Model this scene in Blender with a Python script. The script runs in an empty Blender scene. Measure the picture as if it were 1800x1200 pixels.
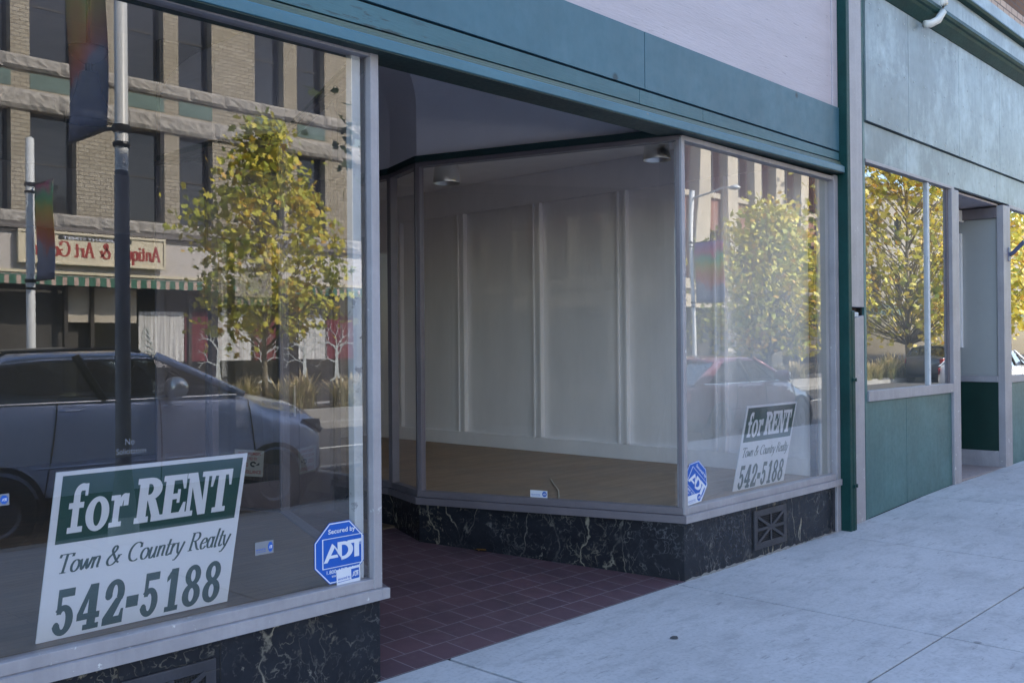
import bpy, bmesh, math, random
from mathutils import Vector, Matrix
rnd = random.Random(7)
S = bpy.context.scene
COL = S.collection
R_ = math.radians

# ------------------------------------------------------------------ camera
F_PX = 1700.0
YAW, PITCH, ROLL = R_(43.4415), R_(0.337), R_(0.5)
CAM = Vector((0.0, -3.5666, 1.55))
_F = Vector((math.cos(YAW), math.sin(YAW), 0)); _Rt = Vector((math.sin(YAW), -math.cos(YAW), 0)); _U = Vector((0, 0, 1))
F2 = _F * math.cos(PITCH) + _U * math.sin(PITCH); U2 = _U * math.cos(PITCH) - _F * math.sin(PITCH)
R3 = _Rt * math.cos(ROLL) - U2 * math.sin(ROLL); U3 = U2 * math.cos(ROLL) + _Rt * math.sin(ROLL)
cd = bpy.data.cameras.new('camera'); cam = bpy.data.objects.new('camera', cd); COL.objects.link(cam)
cd.sensor_width = 36.0; cd.lens = F_PX / 1800 * 36; cd.clip_start = 0.05; cd.clip_end = 800
cam.matrix_world = Matrix(((R3.x, U3.x, -F2.x, CAM.x), (R3.y, U3.y, -F2.y, CAM.y), (R3.z, U3.z, -F2.z, CAM.z), (0, 0, 0, 1)))
S.camera = cam

# ------------------------------------------------------------------ sky, sun, exposure
SUNV = Vector((0.50, 1.0, 0.92)).normalized()
W = bpy.data.worlds.new('World'); S.world = W; W.use_nodes = True
wn = W.node_tree; wn.nodes.clear()
sky = wn.nodes.new('ShaderNodeTexSky'); sky.sky_type = 'NISHITA'; sky.sun_disc = False
sky.sun_elevation = math.asin(SUNV.z); sky.sun_rotation = math.atan2(SUNV.x, SUNV.y)
sky.dust_density = 0.9; sky.ozone_density = 1.5
bg = wn.nodes.new('ShaderNodeBackground'); bg.inputs[1].default_value = 0.15
wo = wn.nodes.new('ShaderNodeOutputWorld'); wn.links.new(sky.outputs[0], bg.inputs[0]); wn.links.new(bg.outputs[0], wo.inputs[0])
sl = bpy.data.lights.new('sun', 'SUN'); sl.energy = 3.0; sl.angle = R_(0.5); sl.color = (1.0, 0.93, 0.82)
so = bpy.data.objects.new('sun', sl); COL.objects.link(so)
so.rotation_euler = (-SUNV).to_track_quat('-Z', 'Y').to_euler(); so.location = (0, 0, 30)
S.view_settings.view_transform = 'Standard'; S.view_settings.look = 'None'
S.view_settings.gamma = 1; S.view_settings.exposure = 2.3
S.render.engine = 'CYCLES'; S.cycles.max_bounces = 12; S.cycles.transparent_max_bounces = 16
S.cycles.glossy_bounces = 6; S.cycles.diffuse_bounces = 5; S.cycles.caustics_reflective = False
S.cycles.use_denoising = True; S.cycles.sample_clamp_indirect = 6

# ------------------------------------------------------------------ materials
class NT:
    def __init__(s, name):
        s.m = bpy.data.materials.new(name); s.m.use_nodes = True; s.t = s.m.node_tree
        s.b = s.t.nodes['Principled BSDF']; s.out = s.t.nodes['Material Output']; s._p = None
    def n(s, typ, **kw):
        nd = s.t.nodes.new('ShaderNode' + typ)
        for k, v in kw.items():
            if k[0] == 'i' and k[1:].isdigit():
                s.set(nd.inputs[int(k[1:])], v)
            elif k.startswith('in_'):
                s.set(nd.inputs[k[3:].replace('_', ' ')], v)
            else: setattr(nd, k, v)
        return nd
    def set(s, sock, v):
        if isinstance(v, bpy.types.NodeSocket): s.t.links.new(v, sock)
        elif isinstance(v, bpy.types.Node): s.t.links.new(v.outputs[0], sock)
        else: sock.default_value = v
    def pos(s, scale=(1, 1, 1), rot=(0, 0, 0), loc=(0, 0, 0)):
        if s._p is None: s._p = s.n('NewGeometry')
        return s.n('Mapping', i0=s._p.outputs['Position'], in_Scale=scale, in_Rotation=rot, in_Location=loc).outputs[0]
    def objc(s, scale=(1, 1, 1)):
        return s.n('Mapping', i0=s.n('TexCoord').outputs['Object'], in_Scale=scale).outputs[0]
    def noise(s, vec, scale, detail=4, rough=.55, dist=0):
        return s.n('TexNoise', i0=vec, in_Scale=scale, in_Detail=detail, in_Roughness=rough, in_Distortion=dist).outputs[0]
    def ramp(s, fac, a, b, c0=(0, 0, 0, 1), c1=(1, 1, 1, 1)):
        r = s.n('ValToRGB', i0=fac); e = r.color_ramp.elements
        e[0].position = a; e[1].position = b; e[0].color = c4(c0); e[1].color = c4(c1); return r.outputs[0]
    def mix(s, f, a, b, mode='MIX'):
        m = s.n('Mix', data_type='RGBA', blend_type=mode)
        s.set(m.inputs[0], f)
        s.set(m.inputs[6], c4(a) if isinstance(a, (tuple, list)) else a); s.set(m.inputs[7], c4(b) if isinstance(b, (tuple, list)) else b)
        return m.outputs[2]
    def math(s, op, a, b=0.0):
        return s.n('Math', operation=op, i0=a, i1=b).outputs[0]
    def bump(s, h, strength=.3, dist=.01):
        bp = s.n('Bump', in_Strength=strength, in_Distance=dist, in_Height=h); s.set(s.b.inputs['Normal'], bp.outputs[0]); return bp
    def col(s, c): s.set(s.b.inputs['Base Color'], c4(c) if isinstance(c, (tuple, list)) else c)
    def rough(s, v): s.set(s.b.inputs['Roughness'], v)
def c4(c): return tuple(c) if len(c) == 4 else (c[0], c[1], c[2], 1.0)
def mul(c, k): return tuple(x * k for x in c[:3])

def paint(name, c, rough=.5, var=.18, scale=3.0, bump=.12, stretch=(1, 1, 1), chip=None, chipc=(.3, .3, .28), chipscale=14, streak=0, metallic=0, spec=.5, dots=0, blotch=0):
    t = NT(name); p = t.pos(stretch)
    n1 = t.noise(p, scale, 5); n2 = t.noise(p, scale * 13, 4)
    col = t.mix(t.ramp(n1, .3, .7), mul(c, 1 - var), mul(c, 1 + var))
    col = t.mix(t.math('MULTIPLY', t.ramp(n2, .45, .75), .25), col, mul(c, 1 - 1.6 * var))
    if streak:
        ns = t.noise(t.pos((9, 9, .55)), 1.6, 4, .6)
        col = t.mix(t.math('MULTIPLY', t.ramp(ns, .5, .72), streak), col, tuple(min(1, x * 1.7 + .05) for x in c))
        ns2 = t.noise(t.pos((14, 14, .7), loc=(3, 1, 2)), 2.0, 4, .6)
        col = t.mix(t.math('MULTIPLY', t.ramp(ns2, .56, .75), streak), col, mul(c, .5))
    if chip:
        nc = t.noise(t.pos(stretch, loc=(5, 2, 7)), chipscale, 6, .68)
        f = t.ramp(nc, chip, chip + .025)
        big = t.ramp(t.noise(p, 1.1, 2), .42, .6)
        col = t.mix(t.math('MULTIPLY', f, big), col, chipc)
    if blotch:
        col = t.mix(t.math('MULTIPLY', t.ramp(t.noise(t.pos((1, 1, .6), loc=(6, 6, 1)), 1.1, 6, .65), .38, .64), blotch), col, mul(c, .55))
        col = t.mix(t.math('MULTIPLY', t.ramp(t.noise(t.pos((1, 1, .8), loc=(2, 1, 8)), 2.3, 7, .7), .5, .68), blotch), col, tuple(min(1, x * 1.45 + .04) for x in c))
    if dots:
        v = t.n('TexVoronoi', i0=t.pos(), in_Scale=dots); near = t.ramp(v.outputs['Distance'], .05, .10, (1, 1, 1), (0, 0, 0))
        pick = t.ramp(t.n('SeparateColor', i0=v.outputs['Color']).outputs[0], .55, .58)
        col = t.mix(t.math('MULTIPLY', t.math('MULTIPLY', near, pick), .8), col, mul(c, .2))
    t.col(col); t.set(t.b.inputs['Metallic'], metallic); t.set(t.b.inputs['Specular IOR Level'], spec)
    t.set(t.b.inputs['Roughness'], t.n('MapRange', i0=n2, i3=max(.05, rough - .12), i4=min(1, rough + .14)).outputs[0])
    if bump: t.bump(t.mix(.5, n1, n2), bump, .01)
    return t.m
def plain(name, c, rough=.5, metallic=0, emit=None, coat=0):
    t = NT(name); t.col(c); t.rough(rough); t.set(t.b.inputs['Metallic'], metallic)
    if coat: t.set(t.b.inputs['Coat Weight'], coat); t.set(t.b.inputs['Coat Roughness'], .04)
    return t.m
def glass(name, wav=0.0, wscale=1.2, dust=.02, tint=(.95, .945, .945), gain=1.0, stretch=(1, 1, .35)):
    t = NT(name); t.t.nodes.remove(t.b)
    geo = t.n('NewGeometry')
    ior = t.n('Mix', data_type='FLOAT'); t.set(ior.inputs[0], geo.outputs['Backfacing']); ior.inputs[2].default_value = 1.55; ior.inputs[3].default_value = 1 / 1.55
    fr = t.n('Fresnel', i0=ior.outputs[0]).outputs[0]
    f2 = t.math('DIVIDE', t.math('MULTIPLY', fr, 2.0 * gain), t.math('ADD', fr, 1.0))
    f2 = t.n('Clamp', i0=f2).outputs[0]
    tr = t.n('BsdfTransparent', i0=c4(tint)); gl = t.n('BsdfGlossy', in_Roughness=0.0)
    gl.inputs['Color'].default_value = (1, 1, 1, 1)
    if wav:
        h = t.noise(t.pos(stretch), wscale, 1.0, .4)
        bp = t.n('Bump', in_Strength=1.0, in_Distance=wav, in_Height=h); t.set(gl.inputs['Normal'], bp.outputs[0])
    mx = t.n('MixShader', i0=f2, i1=tr.outputs[0], i2=gl.outputs[0])
    df = t.n('BsdfDiffuse', i0=(.75, .75, .78, 1))
    d = t.n('MapRange', i0=t.noise(t.pos((1.6, 1.6, .8)), 2.2, 6, .65), i1=.35, i2=.75, i3=dust * .4, i4=dust * 1.7).outputs[0]
    mx2 = t.n('MixShader', i0=d, i1=mx.outputs[0], i2=df.outputs[0])
    t.t.links.new(mx2.outputs[0], t.out.inputs[0]); return t.m

M = {}
TEAL = (.052, .138, .185)
M['teal'] = paint('teal_paint', TEAL, .5, .12, 1.2, .08, streak=.06, chip=.74, chipc=(.03, .06, .07), chipscale=10, blotch=.22, dots=3)
M['teal_worn'] = paint('worn_teal_paint', (.050, .135, .165), .5, .12, 2.2, .25, stretch=(.35, 1, 3.2), chip=.60, chipc=(.03, .05, .055), chipscale=10, blotch=.25)
M['teal_mould'] = paint('teal_moulding_paint', (.056, .155, .21), .45, .14, 2.5, .15, stretch=(.6, 1, 2), chip=.66, chipc=(.2, .2, .18), chipscale=16)
M['olive_trim'] = paint('olive_trim_paint', (.075, .105, .075), .5, .15, 3, .1, stretch=(.5, 1, 2))
M['teal_panel'] = paint('weathered_teal_panel_paint', (.225, .285, .305), .38, .14, 1.1, .10, streak=.34, chip=.655, chipc=(.06, .09, .10), chipscale=13, dots=5.5, blotch=.8)
M['teal_low'] = paint('lower_teal_panel_paint', (.060, .145, .150), .42, .16, 1.7, .10, streak=.18, chip=.70, chipc=(.02, .04, .04), chipscale=11, blotch=.35, dots=4)
M['dark_green'] = paint('dark_green_paint', (.005, .045, .042), .5, .25, 3, .2, spec=.25)
M['deep_green'] = paint('deep_green_panel_paint', (.004, .03, .024), .42, .2, 3, .08)
M['band_green'] = paint('recess_band_paint', (.010, .035, .035), .5, .2, 3, .1)
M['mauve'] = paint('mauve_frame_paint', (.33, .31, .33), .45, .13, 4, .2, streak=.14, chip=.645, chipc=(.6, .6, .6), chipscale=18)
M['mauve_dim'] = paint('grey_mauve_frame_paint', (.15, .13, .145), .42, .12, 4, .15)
M['sash'] = paint('inner_sash_paint', (.58, .60, .62), .5, .10, 5, .3, chip=.6, chipc=(.22, .22, .24), chipscale=16)
M['lavender'] = paint('lavender_wall_paint', (.475, .43, .47), .55, .07, 1.6, .5, stretch=(.5, 1, 4.5), chip=.635, chipc=(.16, .14, .17), chipscale=11)
M['white_in'] = paint('interior_white_paint', (.88, .835, .825), .55, .05, 2.0, .4, stretch=(2, 2, .6), chip=.74, chipc=(.4, .38, .36), chipscale=7)
M['olive_in'] = paint('interior_olive_paint', (.16, .135, .07), .7, .12, 1, .1)
M['dark_in'] = paint('interior_dark_paint', (.06, .055, .05), .8, .2, 1, .1)
M['grey_in'] = paint('entry_grey_paint', (.34, .34, .335), .55, .05, 1.2, .05)
M['cove'] = paint('cove_plaster', (.80, .77, .785), .6, .05, 1.2, .05)
M['black_gap'] = plain('black_gap', (.008, .008, .009), .8)
M['shade_sleeve'] = paint('pole_shade_grey', (.19, .19, .22), .5, .1, 4, .1)  # grey stands for the shade on the lower part of the near pole
M['alu'] = paint('dull_vent_metal', (.055, .055, .066), .45, .2, 8, .1, metallic=.3)
M['steel'] = plain('spun_aluminium', (.75, .73, .68), .28, 1.0)
M['white_plastic'] = paint('white_pvc', (.75, .73, .68), .4, .06, 3, .05)
M['blue_metal'] = plain('blue_grey_bracket_metal', (.11, .13, .22), .4, .5)
M['sign_white'] = paint('sign_board_white', (.74, .75, .80), .35, .02, 2, .03)
M['sign_green'] = plain('sign_green_print', (.012, .06, .047), .4)
M['ink'] = plain('sign_green_ink', (.012, .05, .045), .45)
M['st_blue'] = plain('sticker_blue', (.012, .10, .47), .35)
M['st_white'] = plain('sticker_white', (.70, .72, .80), .4)
M['st_grey'] = plain('pale_vinyl', (.22, .23, .26), .5)
M['st_cream'] = plain('placard_cream', (.36, .33, .28), .5)
M['st_red'] = plain('placard_red', (.30, .05, .05), .5)
M['rust'] = paint('rusty_steel', (.05, .03, .025), .8, .4, 12, .4)
M['leaf_fallen'] = plain('fallen_leaf_brown', (.28, .13, .02), .6)
M['straw'] = plain('dry_straw', (.6, .55, .42), .6)
M['glass_l'] = glass('shop_glass', .0009, .9, .012, gain=1.36)
M['glass_r'] = glass('wavy_shop_glass', .0023, 1.0, .085, tint=(.97, .965, .96), gain=1.2, stretch=(1.3, 1, .55))
M['glass_d'] = glass('recess_glass', .001, .8, .006, tint=(.97, .965, .96), gain=.9)
M['glass_n'] = glass('neighbour_glass', .0014, 1.0, .02, gain=1.35)

def marble():
    t = NT('black_veined_marble'); p = t.pos()
    w1 = t.n('TexNoise', i0=p, in_Scale=2.6, in_Detail=3, in_Roughness=.5); w2 = t.n('TexNoise', i0=p, in_Scale=24, in_Detail=4, in_Roughness=.6)
    q = t.n('VectorMath', operation='MULTIPLY_ADD', i0=w1.outputs[1], i1=(.30, .30, .30), i2=p).outputs[0]
    q = t.n('VectorMath', operation='MULTIPLY_ADD', i0=w2.outputs[1], i1=(.035, .035, .035), i2=q).outputs[0]
    dg = t.n('Mapping', i0=q, in_Rotation=(0, R_(32), 0), in_Scale=(1.9, 1.9, .62)).outputs[0]
    def fil(vec, scale, width, detail=2):
        d = t.math('ABSOLUTE', t.math('SUBTRACT', t.noise(vec, scale, detail, .5), .5)); return t.ramp(d, width * .25, width, (1, 1, 1), (0, 0, 0))
    def msk(scale, loc, a, b): return t.ramp(t.noise(t.pos(loc=loc), scale, 5, .65), a, b)
    v1 = t.math('MULTIPLY', fil(dg, 1.7, .009), msk(1.3, (0, 0, 0), .46, .58)); v2 = t.math('MULTIPLY', fil(dg, 5.5, .012), msk(1.9, (4, 4, 4), .48, .62))
    v3 = t.math('MULTIPLY', fil(t.n('Mapping', i0=q, in_Location=(7, 1, 3)).outputs[0], 14, .026), msk(5, (1, 8, 2), .47, .60))
    blot = t.math('MULTIPLY', t.ramp(t.noise(t.pos(loc=(2, 5, 9)), 16, 9, .78), .57, .62), msk(2.8, (9, 2, 5), .52, .60))
    f = t.math('MAXIMUM', t.math('MAXIMUM', v1, t.math('MULTIPLY', v2, .6)), t.math('MAXIMUM', t.math('MULTIPLY', v3, .42), t.math('MULTIPLY', blot, .7)))
    base = t.mix(t.noise(p, 6, 8, .7), (.003, .0035, .006), (.034, .036, .044))
    vc = t.mix(t.ramp(t.noise(p, 1.3, 3), .42, .62), (.17, .17, .18), (.31, .27, .195))
    t.col(t.mix(f, base, vc)); t.set(t.b.inputs['Specular IOR Level'], .28); t.rough(t.n('MapRange', i0=t.noise(p, 20, 4), i3=.14, i4=.34).outputs[0]); return t.m
M['marble'] = marble()
def concrete(name, c=(.47, .455, .455), warm=.0):
    t = NT(name); p = t.pos()
    n1 = t.noise(p, .9, 6, .6); n2 = t.noise(p, 45, 3, .6); n3 = t.noise(t.pos((1, 2.2, 1), loc=(8, 3, 0)), 3.2, 6, .7)
    col = t.mix(t.ramp(n1, .3, .7), mul(c, .84), mul(c, 1.1))
    col = t.mix(t.math('MULTIPLY', t.ramp(n3, .50, .68), .60), col, mul(c, .60))
    col = t.mix(t.math('MULTIPLY', t.ramp(n2, .50, .66), .34), col, mul(c, .55))
    n4 = t.noise(t.pos((.45, 1, 1), loc=(2, 9, 0)), 1.3, 8, .72)
    col = t.mix(t.math('MULTIPLY', t.ramp(n4, .50, .62), .24), col, mul(c, .62))
    col = t.mix(t.math('MULTIPLY', t.ramp(t.noise(t.pos((.5, 2.4, 1), loc=(5, 1, 0)), 7, 7, .75), .585, .66), .7), col, mul(c, .45))
    col = t.mix(t.math('MULTIPLY', t.ramp(t.noise(t.pos(loc=(1, 1, 0)), 14, 5, .7), .52, .70), .28), col, mul(c, 1.3))
    spots = t.n('TexVoronoi', i0=p, in_Scale=1.7)
    col = t.mix(t.math('MULTIPLY', t.ramp(spots.outputs[0], .028, .04, (1, 1, 1), (0, 0, 0)), .6), col, mul(c, .25))
    t.col(col); t.rough(.85); t.bump(t.mix(.4, n2, n3), .25, .006); return t.m
M['concrete'] = concrete('sidewalk_concrete'); M['concrete2'] = concrete('entry_concrete', (.33, .27, .26)); M['mortar'] = concrete('dirty_mortar', (.22, .20, .18)); M['kerb'] = concrete('granite_kerb', (.30, .29, .27))
def tiles():
    t = NT('quarry_tile'); p = t.pos((1, 1, 1), loc=(-.02, -.0, 0))
    br = t.n('TexBrick', i0=p, offset=.5, in_Scale=1.0, in_Mortar_Size=.0032, in_Mortar_Smooth=.25, in_Bias=0, in_Brick_Width=.185, in_Row_Height=.19)
    br.inputs['Color1'].default_value = (.118, .060, .070, 1); br.inputs['Color2'].default_value = (.092, .050, .062, 1); br.inputs['Mortar'].default_value = (.25, .205, .21, 1)
    n = t.noise(p, 3, 6, .65); n2 = t.noise(p, 60, 3)
    col = t.mix(t.math('MULTIPLY', t.ramp(n, .45, .7), .4), br.outputs[0], (.055, .036, .038))
    col = t.mix(t.math('MULTIPLY', t.ramp(t.noise(t.pos(loc=(3, 2, 0)), 9, 6, .7), .55, .7), .45), col, (.15, .10, .10)); t.col(col); t.rough(t.n('MapRange', i0=n, i3=.5, i4=.75).outputs[0])
    t.bump(t.mix(.1, t.math('SUBTRACT', 1.0, br.outputs['Fac']), n2), .35, .004); return t.m
M['tile'] = tiles()
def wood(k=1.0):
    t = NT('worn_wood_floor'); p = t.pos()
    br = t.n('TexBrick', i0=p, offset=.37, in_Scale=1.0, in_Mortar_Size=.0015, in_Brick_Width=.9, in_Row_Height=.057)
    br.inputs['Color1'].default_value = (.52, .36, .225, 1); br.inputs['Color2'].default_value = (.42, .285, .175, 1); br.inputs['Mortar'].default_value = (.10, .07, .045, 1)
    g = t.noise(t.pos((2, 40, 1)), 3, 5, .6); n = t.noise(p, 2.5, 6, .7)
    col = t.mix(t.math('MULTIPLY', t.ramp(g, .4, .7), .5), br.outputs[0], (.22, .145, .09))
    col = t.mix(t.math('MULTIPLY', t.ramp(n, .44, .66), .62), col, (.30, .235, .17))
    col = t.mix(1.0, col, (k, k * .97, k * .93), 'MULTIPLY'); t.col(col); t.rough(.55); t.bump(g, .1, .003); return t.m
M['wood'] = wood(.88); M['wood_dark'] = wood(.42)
def brick(name, c1, c2, mortar, w=.21, h=.07, axis='xz'):
    t = NT(name); p = t.pos((1, 1, 1), rot=(R_(90), 0, 0))
    br = t.n('TexBrick', i0=p, offset=.5, in_Scale=1.0, in_Mortar_Size=.009, in_Brick_Width=w, in_Row_Height=h, in_Mortar_Smooth=.2)
    br.inputs['Color1'].default_value = c4(c1); br.inputs['Color2'].default_value = c4(c2); br.inputs['Mortar'].default_value = c4(mortar)
    n = t.noise(t.pos(), .8, 5, .65)
    t.col(t.mix(t.math('MULTIPLY', t.ramp(n, .4, .7), .3), br.outputs[0], mul(c2, .7))); t.rough(.85)
    t.bump(t.math('SUBTRACT', 1.0, br.outputs['Fac']), .5, .01); return t.m
M['tan_brick'] = brick('tan_brick', (.41, .355, .27), (.33, .28, .205), (.15, .125, .095), .26, .095)
M['red_brick'] = brick('red_brick', (.36, .15, .11), (.28, .11, .08), (.32, .27, .24))
M['brown_brick'] = brick('brown_brick', (.20, .10, .055), (.13, .06, .03), (.12, .09, .08), .2, .07)
M['tile_brick'] = brick('glazed_parapet_brick', (.60, .46, .36), (.54, .41, .33), (.16, .12, .12), .21, .085)
M['rough_stone'] = paint('rock_faced_stone', (.37, .335, .295), .9, .30, 7, 1.0)
M['stone'] = paint('cream_stone', (.52, .46, .37), .8, .07, 1.5, .15)
M['stone_dk'] = paint('grey_stucco', (.26, .24, .21), .85, .1, 1.5, .15)
M['copper'] = paint('green_spandrel', (.10, .155, .135), .6, .22, 3, .2)
M['cornice_dk'] = paint('dark_cornice', (.16, .14, .13), .6, .1, 3, .1)
M['fascia_w'] = paint('pale_fascia', (.54, .49, .45), .6, .05, 1, .05)
M['cream'] = paint('sign_cream', (.66, .58, .42), .5, .05, 2, .05)
M['sign_red'] = plain('sign_red_letters', (.34, .035, .03), .5)
M['sign_black'] = plain('sign_black', (.02, .02, .02), .5)
M['dark_glass'] = plain('dark_window_glass', (.022, .022, .026), .06)
M['shop_dark'] = plain('dark_shop_glass', (.020, .020, .018), .12)
M['wall_dark'] = paint('dark_shopfront_wood', (.035, .03, .026), .6, .3, 3, .1)
M['wall_brown'] = paint('brown_door_wood', (.12, .05, .025), .5, .3, 3, .1)
def curtain(name, c):
    t = NT(name); p = t.pos((16, 1, .5)); n = t.noise(p, 1.0, 3, .6)
    t.col(t.mix(t.ramp(n, .35, .65), mul(c, .45), c)); t.rough(.8); return t.m
M['cur_white'] = curtain('white_curtain', (.75, .74, .72)); M['cur_red'] = curtain('maroon_curtain', (.19, .028, .04))
def awn():
    t = NT('striped_awning_cloth'); w = t.n('TexWave', i0=t.pos((1, 0, .55)), in_Scale=1.25, in_Distortion=0); 
    t.col(t.mix(t.ramp(w.outputs[0], .66, .7), (.05, .15, .10), (.50, .36, .30))); t.rough(.8); return t.m
M['awning'] = awn()
M['frost'] = plain('white_window_paint', (.42, .45, .44), .7)
M['asphalt'] = paint('asphalt', (.06, .06, .062), .85, .2, 1.2, .4)
M['line'] = paint('road_line_paint', (.65, .65, .62), .7, .1, 6, .1)
M['white_pole'] = plain('white_pole_paint', (.68, .68, .66), .35)
M['black_iron'] = plain('black_iron', (.02, .02, .022), .4, .5)
M['soil'] = paint('planter_soil', (.10, .08, .05), .9, .3, 6, .4)
M['bark'] = paint('pale_bark', (.26, .22, .16), .85, .35, 9, .6, stretch=(1, 1, .4))
def banner():
    t = NT('rainbow_banner_cloth'); p = t.objc()
    z = t.n('SeparateXYZ', i0=p).outputs[2]
    zz = t.math('ADD', z, t.math('MULTIPLY', t.math('SUBTRACT', t.noise(t.objc((2, 2, 1.2)), 1.6, 4), .5), .9))
    r = t.n('ValToRGB', i0=t.math('MULTIPLY', zz, .5)); e = r.color_ramp.elements
    e[0].position = 0; e[0].color = (.24, .26, .38, 1); e[1].position = 1; e[1].color = (.28, .22, .50, 1)
    for ps, c in ((.28, (.36, .38, .46)), (.33, (.55, .26, .26)), (.45, (.55, .25, .07)), (.58, (.55, .46, .10)), (.72, (.14, .46, .28)), (.85, (.60, .18, .30))):
        el = e.new(ps); el.color = c4(c)
    t.col(r.outputs[0]); t.rough(.7); tr = t.n('BsdfTranslucent', i0=r.outputs[0]); mx = t.n('MixShader', i0=.5, i1=t.b.outputs[0], i2=tr.outputs[0]); t.t.links.new(mx.outputs[0], t.out.inputs[0]); return t.m
M['banner'] = banner()
def carpaint(name, c):
    t = NT(name); t.col(c); t.rough(.32); t.set(t.b.inputs['Metallic'], .2); t.set(t.b.inputs['Coat Weight'], 1.0); t.set(t.b.inputs['Coat Roughness'], .03); return t.m
M['car_blue'] = carpaint('blue_car_paint', (.60, .68, .88)); M['car_red'] = carpaint('dark_red_car_paint', (.20, .045, .06)); M['car_white'] = carpaint('white_car_paint', (.7, .7, .72))
M['car_glass'] = glass('car_window_glass', 0, 1, .012, tint=(.42, .46, .44), gain=1.2); M['tyre'] = plain('tyre_rubber', (.02, .02, .02), .8); M['rim'] = plain('wheel_alloy', (.16, .16, .17), .4, .8)
M['lamp_glass'] = plain('headlight_lens', (.5, .5, .5), .1); M['tail_red'] = plain('tail_light_red', (.4, .02, .02), .2); M['trim_black'] = plain('black_car_trim', (.015, .015, .016), .5)
M['orange'] = plain('cone_orange', (.75, .16, .03), .5)
def leafmat(name, ramp, trans=.35):
    t = NT(name); at = t.n('Attribute', attribute_name='leafvar')
    r = t.n('ValToRGB', i0=at.outputs['Fac']); e = r.color_ramp.elements
    e[0].position = 0; e[0].color = c4(ramp[0]); e[1].position = 1; e[1].color = c4(ramp[-1])
    for i, c in enumerate(ramp[1:-1]): el = e.new((i + 1) / (len(ramp) - 1)); el.color = c4(c)
    t.col(r.outputs[0]); t.rough(.5)
    tr = t.n('BsdfTranslucent', i0=r.outputs[0]); mx = t.n('MixShader', i0=trans, i1=t.b.outputs[0], i2=tr.outputs[0])
    t.t.links.new(mx.outputs[0], t.out.inputs[0]); return t.m
M['leaf'] = leafmat('autumn_maple_leaves', [(.22, .27, .04), (.42, .44, .05), (.60, .55, .07), (.74, .62, .08), (.66, .38, .05)], .2)
M['leaf_y'] = leafmat('yellow_maple_leaves', [(.20, .24, .04), (.38, .38, .06), (.58, .50, .08), (.66, .52, .08), (.54, .30, .05)], .3)
M['leaf_shade'] = leafmat('shaded_maple_leaves', [(.03, .06, .02), (.06, .09, .02), (.10, .11, .02)])  # shade of the near kerb is put into these darker leaf colours
M['grass'] = leafmat('dry_ornamental_grass', [(.16, .20, .06), (.36, .34, .13), (.52, .43, .21), (.68, .56, .33)], .25)

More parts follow.
